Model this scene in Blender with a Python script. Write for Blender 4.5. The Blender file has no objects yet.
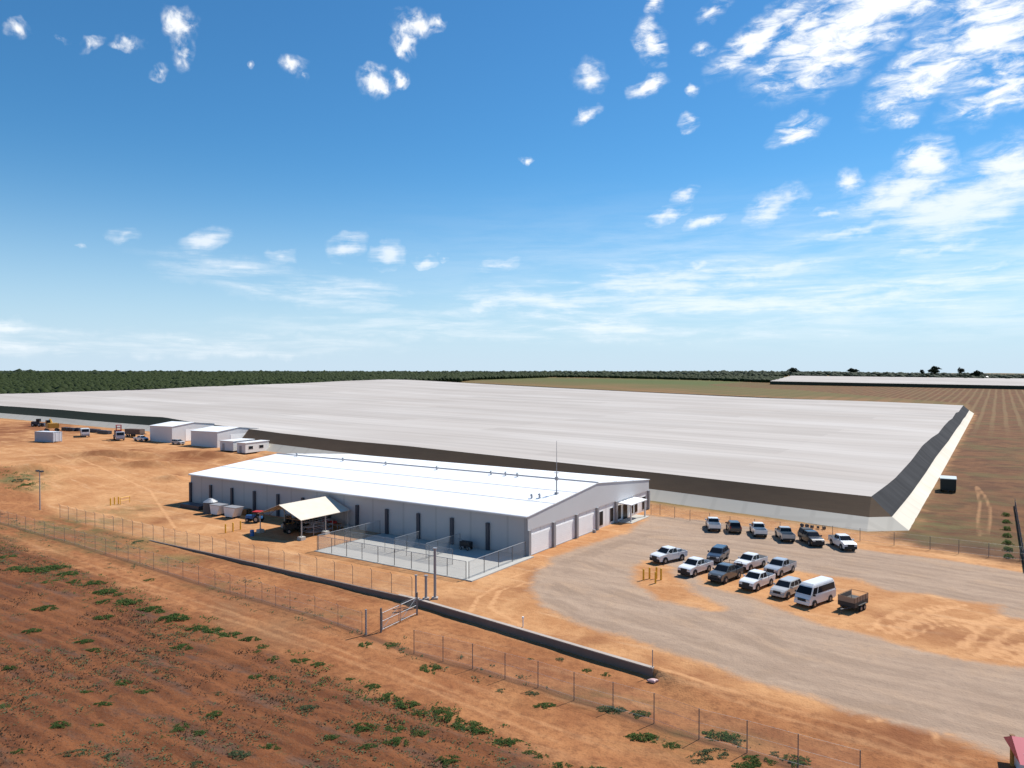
import bpy, bmesh, math, random
import numpy as np
from mathutils import Vector, Matrix

random.seed(7); rng = np.random.default_rng(7)
R = math.radians
scene = bpy.context.scene
COL = scene.collection

# ------------------------------------------------------------------ camera
F, CZ, PITCH = 740.0, 26.0, math.atan(11.0 / 740.0)
cam = bpy.data.cameras.new('camera'); cam_o = bpy.data.objects.new('camera', cam); COL.objects.link(cam_o)
cam.sensor_width = 36; cam.lens = F / 1024 * 36; cam.clip_start = .5; cam.clip_end = 30000
cam_o.location = (0, 0, CZ); cam_o.rotation_euler = (math.pi / 2 - PITCH, 0, 0)
scene.camera = cam_o

def ray(px, py):
    a, b = (px - 512) / F, -(py - 384) / F
    return (a, math.cos(PITCH) + b * math.sin(PITCH), -math.sin(PITCH) + b * math.cos(PITCH))

# ------------------------------------------------------------------ site frame
UX, UY = -.835, .5503          # along the long wall of the packing shed, away from the road end
VX, VY = .5503, .835           # along its gable
AX, AY = 2.15, 104.3           # near corner of the packing shed
ROT = math.atan2(-UY, -UX)     # local +X = -u, local +Y = v

def B(X, Y, Z=0.0):
    return Vector((AX - UX * X + VX * Y, AY - UY * X + VY * Y, Z))
def flat(px, py, z=0):
    d = ray(px, py); k = (z - CZ) / d[2]
    return (d[0] * k, d[1] * k)

# ------------------------------------------------------------------ terrain height
def sstep(a, b, x):
    t = np.clip((x - a) / (b - a), 0, 1); return t * t * (3 - 2 * t)
WL = [flat(150, 540), flat(419, 600.6), flat(654, 668.5)]     # line of the retaining wall
OX, OY = WL[1]
def to_st(x, y):
    return (x - OX) * UX + (y - OY) * UY, (x - OX) * VX + (y - OY) * VY
WS = sorted([to_st(*p) for p in WL]); WSS = [p[0] for p in WS]; WST = [p[1] for p in WS]
sl0 = (WST[1] - WST[0]) / (WSS[1] - WSS[0])
def wline(s):
    return np.interp(s, [WSS[0] - 60] + WSS + [WSS[2] + 40], [WST[0] - 12 * sl0] + WST + [WST[2]])
S_R, S_L = WSS[0], WSS[2]      # right (near) end, left (far) end
MOUNDS = [(112, 457, 14, 2.4, 2.0, .12), (97, 461, 7, 1.8, 1.1, -.1), (150, 466, 8, 2, 1.5, .4), (205, 456, 14, 3, 1.5, .05), (135, 453, 6, 2, 1.2, .3), (36, 470, 7, 4, 1.6, .2),
          (172, 479, 3, 2, 1.0, 0), (70, 462, 12, 3, .7, .1)]
MW = []
def H(x, y):
    x = np.asarray(x, float); y = np.asarray(y, float)
    k = (x - 58.1) * -.809 + (y - 121.8) * .588
    base = .0167 * np.clip(k, 0, 480)
    a = (x - AX) * UX + (y - AY) * UY; b = (x - AX) * VX + (y - AY) * VY
    da = np.maximum(np.maximum(-300 - a, a - 88), 0); db = np.maximum(np.maximum(-200 - b, b - 44), 0)
    w = sstep(2, 50, np.hypot(da, db))
    w = np.maximum(w, sstep(-7, 0, (x - 58.1) * .588 + (y - 121.8) * .809) * sstep(-40, 10, k))
    r = np.hypot(x, y)
    z = base * w + 16 * sstep(420, 1700, r) + 4.5 * np.exp(-((x + 100) ** 2 + (y - 800) ** 2) / 300 ** 2)
    for mx, my, lx, ly, hh, ang in MW:
        c, s_ = math.cos(ang), math.sin(ang)
        ex = ((x - mx) * c + (y - my) * s_) / lx; ey = (-(x - mx) * s_ + (y - my) * c) / ly
        z = z + hh * np.exp(-(ex * ex + ey * ey))
    s, t = to_st(x, y); tt = t - wline(s)
    D = -.78 * np.clip((S_L - s) / 95, 0, 1) ** .75 * sstep(S_R - 34, S_R + 4, s)
    out = np.maximum(S_R - s, 0)
    wd = .2 + np.clip(out * 1.1, 0, 7)
    z = z + D * (1 - sstep(-.04 - wd, -.04, tt))
    return z
for px, py, lx, ly, hh, ang in MOUNDS:
    d = ray(px, py); mx, my = 0, 0; z = 0
    for _ in range(40):
        k = (z - CZ) / d[2]; mx, my = d[0] * k, d[1] * k; z = .5 * z + .5 * float(H(mx, my))
    MW_ = (mx, my, lx, ly, hh, ang); MW.append(MW_)

def G(px, py, dz=0.0):
    d = ray(px, py); z = 0.0
    for _ in range(60):
        k = (z + dz - CZ) / d[2]
        z = .6 * z + .4 * float(H(d[0] * k, d[1] * k))
    k = (z + dz - CZ) / d[2]
    return Vector((d[0] * k, d[1] * k, z + dz))
def hz(x, y): return float(H(x, y))

# ------------------------------------------------------------------ node helper
class NT:
    def __init__(s, tree): s.t = tree; s.n = tree.nodes; s.l = tree.links
    def put(s, sock, v):
        if isinstance(v, bpy.types.NodeSocket): s.l.new(v, sock)
        elif v is not None:
            if isinstance(v, (tuple, list)) and len(v) == 3 and sock.type == 'RGBA': v = (*v, 1)
            sock.default_value = v
    def math(s, op, a, b=None, c=None, clamp=False):
        n = s.n.new('ShaderNodeMath'); n.operation = op; n.use_clamp = clamp
        for i, v in enumerate((a, b, c)):
            if v is not None: s.put(n.inputs[i], v)
        return n.outputs[0]
    def mix(s, f, a, b, mode='MIX'):
        n = s.n.new('ShaderNodeMix'); n.data_type = 'RGBA'; n.blend_type = mode
        s.put(n.inputs[0], f); s.put(n.inputs[6], a); s.put(n.inputs[7], b); return n.outputs[2]
    def ss(s, lo, hi, v):
        n = s.n.new('ShaderNodeMapRange'); n.interpolation_type = 'SMOOTHSTEP'
        s.put(n.inputs[0], v); n.inputs[1].default_value = lo; n.inputs[2].default_value = hi; return n.outputs[0]
    def noise(s, vec, scale, detail=4, rough=.55, dist=0):
        n = s.n.new('ShaderNodeTexNoise'); s.put(n.inputs['Vector'], vec)
        n.inputs['Scale'].default_value = scale; n.inputs['Detail'].default_value = detail
        n.inputs['Roughness'].default_value = rough; n.inputs['Distortion'].default_value = dist; return n.outputs[0]
    def wave(s, vec, scale, dist=1, dscale=1, axis='Y', detail=2):
        n = s.n.new('ShaderNodeTexWave'); n.wave_type = 'BANDS'; n.bands_direction = axis; s.put(n.inputs['Vector'], vec)
        n.inputs['Scale'].default_value = scale; n.inputs['Distortion'].default_value = dist
        n.inputs['Detail'].default_value = detail; n.inputs['Detail Scale'].default_value = dscale; return n.outputs['Fac']
    def mapping(s, vec, loc=(0, 0, 0), rot=(0, 0, 0), scale=(1, 1, 1), kind='POINT'):
        n = s.n.new('ShaderNodeMapping'); n.vector_type = kind; s.put(n.inputs[0], vec)
        n.inputs[1].default_value = loc; n.inputs[2].default_value = rot; n.inputs[3].default_value = scale; return n.outputs[0]
    def attr(s, name):
        n = s.n.new('ShaderNodeAttribute'); n.attribute_name = name; return n.outputs['Fac']
    def pos(s): return s.n.new('ShaderNodeNewGeometry').outputs['Position']
    def obj(s): return s.n.new('ShaderNodeTexCoord').outputs['Object']
    def bump(s, h, strength=.4, dist=.1):
        n = s.n.new('ShaderNodeBump'); n.inputs['Strength'].default_value = strength; n.inputs['Distance'].default_value = dist
        s.put(n.inputs['Height'], h); return n.outputs[0]

def new_mat(name):
    m = bpy.data.materials.new(name); m.use_nodes = True
    nt = NT(m.node_tree); b = m.node_tree.nodes['Principled BSDF']; return m, nt, b
MATS = {}
def mat(name, col, rough=.6, metal=0.0, var=.15, scale=2.0, spec=.4, coat=0.0, dirt=None):
    if name in MATS: return MATS[name]
    m, nt, b = new_mat(name)
    nz = nt.noise(nt.obj(), scale, 5, .6)
    lo = tuple(c * (1 - var) for c in col); hi = tuple(min(1, c * (1 + var)) for c in col)
    c = nt.mix(nz, lo, hi)
    if dirt:
        sep = nt.n.new('ShaderNodeSeparateXYZ'); nt.put(sep.inputs[0], nt.obj())
        k = nt.ss(dirt[1], 0.1, nt.math('ADD', sep.outputs[2], nt.math('MULTIPLY', nt.noise(nt.obj(), 3, 4), dirt[1])))
        c = nt.mix(nt.math('MULTIPLY', k, dirt[2]), c, dirt[0])
    nt.put(b.inputs['Base Color'], c); b.inputs['Roughness'].default_value = rough
    b.inputs['Metallic'].default_value = metal; b.inputs['Specular IOR Level'].default_value = spec
    b.inputs['Coat Weight'].default_value = coat
    MATS[name] = m; return m

# ------------------------------------------------------------------ mesh helper
class MB:
    def __init__(s): s.v = []; s.f = []
    def add(s, vs, fs):
        k = len(s.v); s.v += [tuple(v) for v in vs]; s.f += [tuple(i + k for i in f) for f in fs]; return s
    def hexa(s, p):       # 8 points: bottom 4 ccw, top 4 ccw
        return s.add(p, [(3, 2, 1, 0), (4, 5, 6, 7), (0, 1, 5, 4), (1, 2, 6, 5), (2, 3, 7, 6), (3, 0, 4, 7)])
    def box(s, x0, x1, y0, y1, z0, z1):
        return s.hexa([(x0, y0, z0), (x1, y0, z0), (x1, y1, z0), (x0, y1, z0), (x0, y0, z1), (x1, y0, z1), (x1, y1, z1), (x0, y1, z1)])
    def bar(s, a, b, r, n=6, r2=None, caps=True):
        a, b = Vector(a), Vector(b); d = (b - a).normalized(); r2 = r if r2 is None else r2
        p = d.orthogonal().normalized(); q = d.cross(p); vs = []
        for c, rr in ((a, r), (b, r2)):
            for i in range(n):
                t = 2 * math.pi * i / n; vs.append(c + (p * math.cos(t) + q * math.sin(t)) * rr)
        fs = [(i, (i + 1) % n, n + (i + 1) % n, n + i) for i in range(n)]
        if caps: fs += [tuple(range(n))[::-1], tuple(range(n, 2 * n))]
        return s.add(vs, fs)
    def prism_y(s, prof, y0, y1):     # profile (x,z) extruded in y
        n = len(prof)
        vs = [(x, y0, z) for x, z in prof] + [(x, y1, z) for x, z in prof]
        return s.add(vs, [tuple(range(n)), tuple(range(2 * n - 1, n - 1, -1))] + [(i, n + i, n + (i + 1) % n, (i + 1) % n) for i in range(n)])
    def prism_x(s, prof, x0, x1):     # profile (y,z) extruded in x
        n = len(prof)
        vs = [(x0, y, z) for y, z in prof] + [(x1, y, z) for y, z in prof]
        return s.add(vs, [tuple(range(n))[::-1], tuple(range(n, 2 * n))] + [(i, (i + 1) % n, n + (i + 1) % n, n + i) for i in range(n)])
    def ball(s, c, rx, ry, rz, seg=10, rings=6):
        vs = []; fs = []
        for j in range(rings + 1):
            t = math.pi * j / rings
            for i in range(seg):
                p = 2 * math.pi * i / seg
                vs.append((c[0] + rx * math.sin(t) * math.cos(p), c[1] + ry * math.sin(t) * math.sin(p), c[2] + rz * math.cos(t)))
        for j in range(rings):
            for i in range(seg):
                fs.append((j * seg + i, (j + 1) * seg + i, (j + 1) * seg + (i + 1) % seg, j * seg + (i + 1) % seg))
        return s.add(vs, fs)
    def build(s, name, m, parent=None, bevel=0.0, smooth=False):
        me = bpy.data.meshes.new(name); me.from_pydata(s.v, [], s.f)
        bm = bmesh.new(); bm.from_mesh(me)
        bmesh.ops.recalc_face_normals(bm, faces=bm.faces)
        if bevel: bmesh.ops.bevel(bm, geom=[e for e in bm.edges if len(e.link_faces) == 2 and e.calc_face_angle(0) > .3], offset=bevel, segments=2, affect='EDGES', clamp_overlap=True)
        if smooth:
            for f in bm.faces: f.smooth = True
        bm.to_mesh(me); bm.free()
        me.materials.append(m)
        o = bpy.data.objects.new(name, me); COL.objects.link(o)
        if parent: o.parent = parent
        return o

def tag(o, label=None, cat=None, group=None, kind=None):
    if label: o['label'] = label
    if cat: o['category'] = cat
    if group: o['group'] = group
    if kind: o['kind'] = kind
    return o
def thing(name, label, cat, loc, rz=0, group=None):
    o = bpy.data.objects.new(name, None); COL.objects.link(o); o.empty_display_size = .3
    o.location = loc; o.rotation_euler = (0, 0, rz); return tag(o, label, cat, group)
def kids(o): return [c for c in bpy.data.objects if c.parent == o]
def copy_tree(o, parent=None):
    c = o.copy(); COL.objects.link(c)
    if parent: c.parent = parent
    for ch in kids(o): copy_tree(ch, c)
    return c
def raw_mesh(name, v, f, m, smooth=False):
    me = bpy.data.meshes.new(name); v = np.asarray(v, np.float32); f = np.asarray(f, np.int32)
    k = f.shape[1]
    me.vertices.add(len(v)); me.vertices.foreach_set('co', v.ravel())
    me.loops.add(f.size); me.loops.foreach_set('vertex_index', f.ravel())
    me.polygons.add(len(f)); me.polygons.foreach_set('loop_start', np.arange(0, f.size, k, dtype=np.int32))
    me.polygons.foreach_set('loop_total', np.full(len(f), k, np.int32))
    if smooth: me.polygons.foreach_set('use_smooth', np.ones(len(f), bool))
    me.update(); me.materials.append(m)
    o = bpy.data.objects.new(name, me); COL.objects.link(o); return o

# ------------------------------------------------------------------ world and sun
SUN_AZ, SUN_EL = R(51), R(50)          # azimuth clockwise from +Y
w = bpy.data.worlds.new('World'); scene.world = w; w.use_nodes = True
nt = NT(w.node_tree); nt.n.clear()
sky = nt.n.new('ShaderNodeTexSky'); sky.sky_type = 'NISHITA'; sky.sun_disc = False
sky.sun_elevation = SUN_EL; sky.sun_rotation = SUN_AZ; sky.altitude = 0; sky.air_density = 1.0; sky.dust_density = .05; sky.ozone_density = 3.0
hs = nt.n.new('ShaderNodeHueSaturation'); hs.inputs['Saturation'].default_value = 1.12; nt.put(hs.inputs['Color'], sky.outputs[0])
skyc = hs.outputs[0]
SKY_TINT, SKY_HOR = (.56, 1.00, 1.15), (5.9, 7.2, 8.7)
CLOUDS = [ # px, py, rx, ry, tilt, weight
 (16,28,14,10,0,1),(61,42,6,4,0,.8),(91,45,13,8,35,.9),(128,44,18,9,15,1),(180,22,18,15,0,1),(183,50,12,22,0,.9),(159,72,11,8,30,.9),
 (252,66,5,6,0,.9),(293,64,15,11,0,.8),(302,77,7,9,0,.8),(411,25,20,18,0,1.3),(405,42,13,17,0,1.3),(435,22,13,9,0,1.1),(377,80,18,18,20,1.3),(400,77,10,10,0,1.2),
 (123,236,18,9,0,.9),(206,241,28,12,18,1),(82,246,5,3,0,.8),(280,257,15,8,10,.8),(347,247,21,14,18,1.1),(388,257,20,15,15,1.3),(424,263,11,8,0,1.1),(442,259,6,4,0,.9),
 (526,163,7,5,0,.9),(590,75,18,18,0,1.2),(650,42,16,26,20,1.2),(648,88,21,10,20,1.2),(714,10,19,10,20,1),(703,48,12,9,0,1),(693,90,8,6,0,.8),(690,122,12,9,20,.9),
 (588,115,16,7,25,.9),(654,6,12,9,0,1),(668,214,26,9,20,1.1),(703,223,26,7,15,1.1),(685,193,16,8,15,.9),(775,205,36,17,25,1.2),(797,130,30,13,12,1),
 (848,182,15,14,30,1.1),(828,213,18,7,0,1),(900,118,20,9,0,.7),(760,38,44,16,28,1.25),(825,45,62,36,20,1.3),(870,12,75,30,12,1.35),(935,65,66,26,30,1.15),
 (990,30,60,50,30,1.15),(1000,95,48,18,15,1.1),(925,165,32,28,20,1.4),(900,195,56,18,12,1.3),(960,208,92,28,12,1.35),(1015,180,46,34,10,1.25),(860,232,66,9,8,1),
 (940,250,100,10,8,.95),(990,268,50,8,8,.95),(640,285,120,20,6,1),(560,302,95,17,0,.95),(760,275,80,11,8,1),(720,302,170,20,2,.95),(900,295,150,20,3,1),
 (485,303,26,11,10,1.1),(700,265,18,7,0,1),(310,288,120,15,-8,.72),(240,270,70,7,-5,.66),(6,328,30,8,0,.95),(40,342,110,12,0,.72),(500,265,26,8,10,.8),
 (200,345,180,10,0,.62),(620,325,300,14,0,.68)]
dirv = nt.n.new('ShaderNodeTexCoord').outputs['Generated']
sep = nt.n.new('ShaderNodeSeparateXYZ'); nt.put(sep.inputs[0], dirv)
az = nt.math('ARCTAN2', sep.outputs[0], sep.outputs[1]); el = nt.math('ARCSINE', sep.outputs[2])
cmb = nt.n.new('ShaderNodeCombineXYZ'); nt.put(cmb.inputs[0], az); nt.put(cmb.inputs[1], el)
ae = cmb.outputs[0]
def ae_of(px, py):
    d = Vector(ray(px, py)).normalized(); return math.atan2(d.x, d.y), math.asin(d.z)
wob = nt.n.new('ShaderNodeTexNoise'); nt.put(wob.inputs['Vector'], ae); wob.inputs['Scale'].default_value = 38; wob.inputs['Detail'].default_value = 5
off = nt.n.new('ShaderNodeVectorMath'); off.operation = 'SUBTRACT'; nt.put(off.inputs[0], wob.outputs['Color']); off.inputs[1].default_value = (.5, .5, .5)
sc_ = nt.n.new('ShaderNodeVectorMath'); sc_.operation = 'SCALE'; nt.put(sc_.inputs[0], off.outputs[0]); sc_.inputs['Scale'].default_value = .030
adv = nt.n.new('ShaderNodeVectorMath'); adv.operation = 'ADD'; nt.put(adv.inputs[0], ae); nt.put(adv.inputs[1], sc_.outputs[0])
aew = nt.mapping(adv.outputs[0], scale=(1, 1, 0))
mask = None
for px, py, rx, ry, tl, wt in CLOUDS:
    a0, e0 = ae_of(px, py); a1, _ = ae_of(px + 5, py); _, e1 = ae_of(px, py - 5)
    cs = 1.6 if rx > 40 else 1.22
    kx, ky = (a1 - a0) / 5, (e1 - e0) / 5
    mp = nt.mapping(aew, (a0, e0, 0), (0, 0, R(tl)), (rx * kx * cs, ry * ky * cs, 1), 'TEXTURE')
    g = nt.n.new('ShaderNodeTexGradient'); g.gradient_type = 'SPHERICAL'; nt.put(g.inputs[0], mp)
    v = nt.math('MULTIPLY', g.outputs['Fac'], wt)
    mask = v if mask is None else nt.math('MAXIMUM', mask, v)
# fine fibres lean the way the high cloud is combed
str_v = nt.mapping(ae, rot=(0, 0, R(-24)), scale=(.42, 1.2, 1))
n1 = nt.noise(str_v, 62, 10, .65, .45)
nb = nt.noise(nt.mapping(ae, loc=(3, 1, 0)), 46, 9, .60, .35)
n2 = nt.noise(nt.mapping(ae, rot=(0, 0, R(-8)), scale=(.22, 1.7, 1)), 34, 9, .66, .3)
lowk = nt.ss(.30, .12, el); lft = nt.ss(.20, -.05, az)
hi = nt.math('ADD', nt.math('MULTIPLY', n1, nt.math('SUBTRACT', 1.0, lft)), nt.math('MULTIPLY', nb, lft))
nn = nt.math('ADD', nt.math('MULTIPLY', hi, nt.math('SUBTRACT', 1.0, lowk)), nt.math('MULTIPLY', n2, lowk))
gate = nt.math('MULTIPLY', mask, 4.0, clamp=True)
v = nt.math('ADD', nt.math('MULTIPLY', mask, .98), nt.math('MULTIPLY', nt.math('SUBTRACT', nn, .53), 2.9))
dens = nt.math('MULTIPLY', nt.math('POWER', nt.ss(.08, 1.10, v), 1.1), gate)
dens = nt.math('MULTIPLY', dens, nt.math('SUBTRACT', .96, nt.math('MULTIPLY', lowk, .34)))
veil = nt.math('MULTIPLY', nt.math('MULTIPLY', nt.ss(.02, .07, el), nt.ss(.26, .10, el)), nt.math('MULTIPLY', nt.ss(-.35, .45, az), nt.math('MULTIPLY', nt.ss(.3, .68, n2), .38)))
wisp = nt.math('MULTIPLY', nt.math('MULTIPLY', nt.ss(.02, .35, mask), nt.ss(.36, .72, nn)), .42)
dens = nt.math('MAXIMUM', dens, nt.math('MAXIMUM', veil, wisp))
skyc = nt.mix(1.0, skyc, SKY_TINT, 'MULTIPLY')
skyc = nt.mix(nt.math('MULTIPLY', nt.math('POWER', nt.ss(.42, -.02, el), 3.2), .94), skyc, SKY_HOR)
bg1 = nt.n.new('ShaderNodeBackground'); nt.put(bg1.inputs[0], skyc); bg1.inputs[1].default_value = .083
bg2 = nt.n.new('ShaderNodeBackground'); bg2.inputs[0].default_value = (.97, .985, 1, 1); bg2.inputs[1].default_value = .88
mx = nt.n.new('ShaderNodeMixShader'); nt.put(mx.inputs[0], dens); nt.l.new(bg1.outputs[0], mx.inputs[1]); nt.l.new(bg2.outputs[0], mx.inputs[2])
wo = nt.n.new('ShaderNodeOutputWorld'); nt.l.new(mx.outputs[0], wo.inputs[0])
w.cycles.sampling_method = 'MANUAL'; w.cycles.sample_map_resolution = 512

sl = bpy.data.lights.new('sun', 'SUN'); sl.energy = 5.0; sl.angle = R(.55); sl.color = (1, .955, .89)
so = bpy.data.objects.new('sun', sl); COL.objects.link(so)
sd = Vector((math.sin(SUN_AZ) * math.cos(SUN_EL), math.cos(SUN_AZ) * math.cos(SUN_EL), math.sin(SUN_EL)))
so.rotation_euler = sd.to_track_quat('Z', 'Y').to_euler(); so.location = (100, 100, 200)
vs_ = scene.view_settings; vs_.view_transform = 'Standard'; vs_.look = 'None'; vs_.gamma = 1; vs_.use_curve_mapping = False
vs_.exposure = .36; scene.display_settings.display_device = 'sRGB'
scene.cycles.max_bounces = 5; scene.cycles.transparent_max_bounces = 24
scene.cycles.use_denoising = True; scene.cycles.use_adaptive_sampling = True

# ------------------------------------------------------------------ ground sheet
def axis(lo, hi, step, far_lo, far_hi, gr=1.055):
    a = list(np.arange(lo, hi + .001, step)); s_ = step; x = a[-1]
    while x < far_hi: s_ *= gr; x += s_; a.append(x)
    s_ = step; x = lo; pre = []
    while x > far_lo: s_ *= gr; x -= s_; pre.append(x)
    return np.array(pre[::-1] + a)
sa = axis(-72, 128, .62, -9000, 9000)
ta = axis(-60, 110, .55, -900, 11000)
ta = np.array(sorted(set(np.round([t for t in ta if not -.5 < t < .12], 4)) | {-.5, -.26, -.22, -.04, .0, .12}))
SS, TT = np.meshgrid(sa, ta)
bend = np.exp(-(np.maximum(np.abs(TT) - 30, 0) / 120) ** 2)
TW = TT + wline(SS) * bend
GX = OX + UX * SS + VX * TW; GY = OY + UY * SS + VY * TW
GZ = H(GX, GY)
near = np.exp(-(np.hypot(GX, GY - 90) / 160) ** 2)
def vnoise(x, y, sc, seed):
    r_ = np.random.default_rng(seed); tab = r_.random((256, 256)); x = x * sc; y = y * sc
    xi = np.floor(x).astype(int); yi = np.floor(y).astype(int); fx = x - xi; fy = y - yi
    fx = fx * fx * (3 - 2 * fx); fy = fy * fy * (3 - 2 * fy)
    g = lambda i, j: tab[(xi + i) % 256, (yi + j) % 256]
    return (g(0, 0) * (1 - fx) + g(1, 0) * fx) * (1 - fy) + (g(0, 1) * (1 - fx) + g(1, 1) * fx) * fy
PX = [(p, G(*p)) for p in []]
def world_poly(pts): return [G(*p)[:2] for p in pts]
def sdf(poly, x, y):
    best = np.full(x.shape, 1e9); ins = np.zeros(x.shape, bool); n = len(poly)
    for i in range(n):
        ax, ay = poly[i]; bx, by = poly[(i + 1) % n]
        dx, dy = bx - ax, by - ay; L = dx * dx + dy * dy + 1e-9
        k = np.clip(((x - ax) * dx + (y - ay) * dy) / L, 0, 1)
        best = np.minimum(best, np.hypot(x - ax - k * dx, y - ay - k * dy))
        c = ((ay > y) != (by > y)) & (x < (bx - ax) * (y - ay) / (by - ay + 1e-12) + ax); ins ^= c
    return np.where(ins, best, -best)
def pdist(lines, x, y):
    best = np.full(x.shape, 50.0)
    for ln in lines:
        for (ax, ay), (bx, by) in zip(ln[:-1], ln[1:]):
            dx, dy = bx - ax, by - ay; L = dx * dx + dy * dy + 1e-9
            k = np.clip(((x - ax) * dx + (y - ay) * dy) / L, 0, 1)
            best = np.minimum(best, np.hypot(x - ax - k * dx, y - ay - k * dy))
    return best
gravel_poly = world_poly([(648,515),(641,524),(618,536),(580,548),(552,558),(536,573),(530,590),(545,606),(580,623),(625,638),(680,655),(760,683),(850,709),(950,737),(1010,757),(1100,790),(1300,790),(1300,610),(1100,582),(1024,573),(960,562),(880,552),(840,545),(760,528),(700,520)])
isl1 = world_poly([(638,566),(650,563),(663,567),(673,580),(690,595),(714,608),(692,603),(662,598),(643,586)])
isl2 = world_poly([(702,575),(712,585),(737,592),(770,605),(792,612),(830,625),(860,632),(893,641),(953,657),(993,663),(1024,667),(1120,685),(1120,640),(1024,620),(998,617),(999,606),(968,602),(918,594),(886,591),(855,580),(825,576),(795,572),(760,568),(730,566)])
soil_poly = world_poly([(-400,470),(-100,505),(0,536),(60,560),(130,590),(185,614),(250,638),(300,662),(370,688),(430,709),(500,737),(560,766),(640,800),(640,1000),(-600,1000),(-900,600)])
rf_poly = world_poly([(884,538),(905,531),(975,415),(968,404),(800,390),(700,385),(780,379),(1024,383),(1400,390),(1400,600),(1060,572),(1000,563),(950,552)])
far_poly = world_poly([(-300,418),(0,418),(160,432),(300,455),(650,503),(868,532),(905,531),(973,414),(960,403),(780,379),(400,376.5),(-300,376.5)])
rough = sdf(world_poly([(-200,452),(-40,458),(0,464),(28,479),(42,500),(60,514),(100,526),(150,541),(180,549),(260,600),(200,640),(0,580),(-300,520)]), GX, GY)
g_f = np.minimum(sdf(gravel_poly, GX, GY), np.minimum(-sdf(isl1, GX, GY) - .9, -sdf(isl2, GX, GY) - .4))
s_f = sdf(soil_poly, GX, GY); r_f = sdf(rf_poly, GX, GY)
tr_lines = [[(976,487),(980,504),(978,519),(979,536)], [(977,486),(985,496),(990,508),(990,521),(987,535)], 
  [(760,548),(850,552),(1024,580)], [(880,548),(950,556),(1060,570)], [(880,545),(940,551),(1040,562)],
  [(870,722),(905,715),(930,722),(940,745)], [(880,700),(915,712),(950,735)], [(660,668),(760,700),(860,730),(980,772)], [(660,674),(750,706),(850,738),(960,775)],
  [(60,505),(110,515),(180,533),(260,552)], [(0,533),(110,572),(260,622),(420,678),(560,730)], [(0,540),(110,579),(260,630),(420,687),(560,742)],
  [(520,625),(490,607),(500,590),(560,575)], [(470,612),(478,598),(510,578),(560,562)], [(0,447),(90,463),(150,490),(175,528)]]
jr = random.Random(11)
for i_ in range(15):
    if jr.random() < .25: continue
    jx, jy, bend_ = jr.uniform(-7, 7), jr.uniform(-2, 2), jr.uniform(-4, 5)
    ln = [(868 + 11 * i_, 629 + 2.4 * i_), (880 + 12 * i_ + bend_, 617 + 1.6 * i_), (900 + 12 * i_ + 2 * bend_, 609 + 1.2 * i_), (930 + 12 * i_, 604 + 1.1 * i_ + bend_ * .3)]
    k0, k1 = jr.choice(((0, 4), (0, 3), (1, 4), (0, 4)))
    tr_lines.append([(a_ + jx, b_ + jy) for a_, b_ in ln[k0:k1]])
    if jr.random() < .4: tr_lines.append([(872 + 11 * i_ + jx, 631 + 2.4 * i_), (900 + 12 * i_, 622 + 2 * i_ + jy), (935 + 12 * i_, 618 + 1.9 * i_), (975 + 12 * i_, 619 + 1.9 * i_ + jy)])
t2 = []
for o_ in (0, 5, 16, 21, 38, 43, 58, 63):
    t2.append([(545 + o_ * .5, 598 - o_ * .7), (585 + o_ * .6, 620 - o_ * .75), (640 + o_ * .7, 638 - o_ * .7), (700 + o_ * .6, 657 - o_ * .65), (780, 683 - o_ * .66), (860, 706 - o_ * .68), (960, 733 - o_ * .8), (1060, 762 - o_ * .9)])
for o_ in (0, 4, 12, 16, 26, 30):
    t2.append([(552 + o_, 566 - o_ * .2), (600 + o_, 547 - o_ * .2), (650 + o_ * .5, 532 + o_ * .6), (720, 535 + o_ * .7), (800, 546 + o_ * .7), (880, 557 + o_ * .8), (960, 570 + o_ * .9), (1060, 588 + o_)])
tr2 = pdist([[G(*p)[:2] for p in ln] for ln in t2], GX, GY)
tr = pdist([[G(*p)[:2] for p in ln] for ln in tr_lines], GX, GY)
dk = np.zeros(GX.shape)
for px, py, rx, ry, wt in [(915,735,60,14,1),(860,715,30,7,.6),(700,676,40,9,.7),(650,660,25,6,.6),(620,690,50,10,.5),(535,575,18,9,.6),(520,590,25,8,.5),(455,600,24,8,.5),
    (112,453,40,4,1.1),(150,463,20,4,1),(190,457,40,5,1),(20,428,50,12,1.2),(70,432,30,5,.8),(10,440,40,6,.8),(36,474,16,4,.8),(176,476,8,4,1),(175,517,14,4,.9),(150,510,14,2,.8),(160,522,10,2,.7),
    (930,575,40,5,.5),(1000,640,50,12,.7),(940,630,40,14,.6),(880,615,20,8,.5),(690,530,40,4,.3),(285,540,25,6,.3),(250,560,60,5,.4),(600,640,60,6,.5),(340,590,60,5,.5),(850,560,60,4,.5),(960,520,25,20,.5),(930,530,20,5,.8)]:
    c = G(px, py); ex = G(px + rx, py); ey = G(px, py - ry); rxw = (ex - c).length; ryw = (ey - c).length
    dk = np.maximum(dk, wt * np.exp(-(((GX - c.x) / rxw) ** 2 + ((GY - c.y) / ryw) ** 2)))
gn = np.zeros(GX.shape)      # green weed cover
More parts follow.
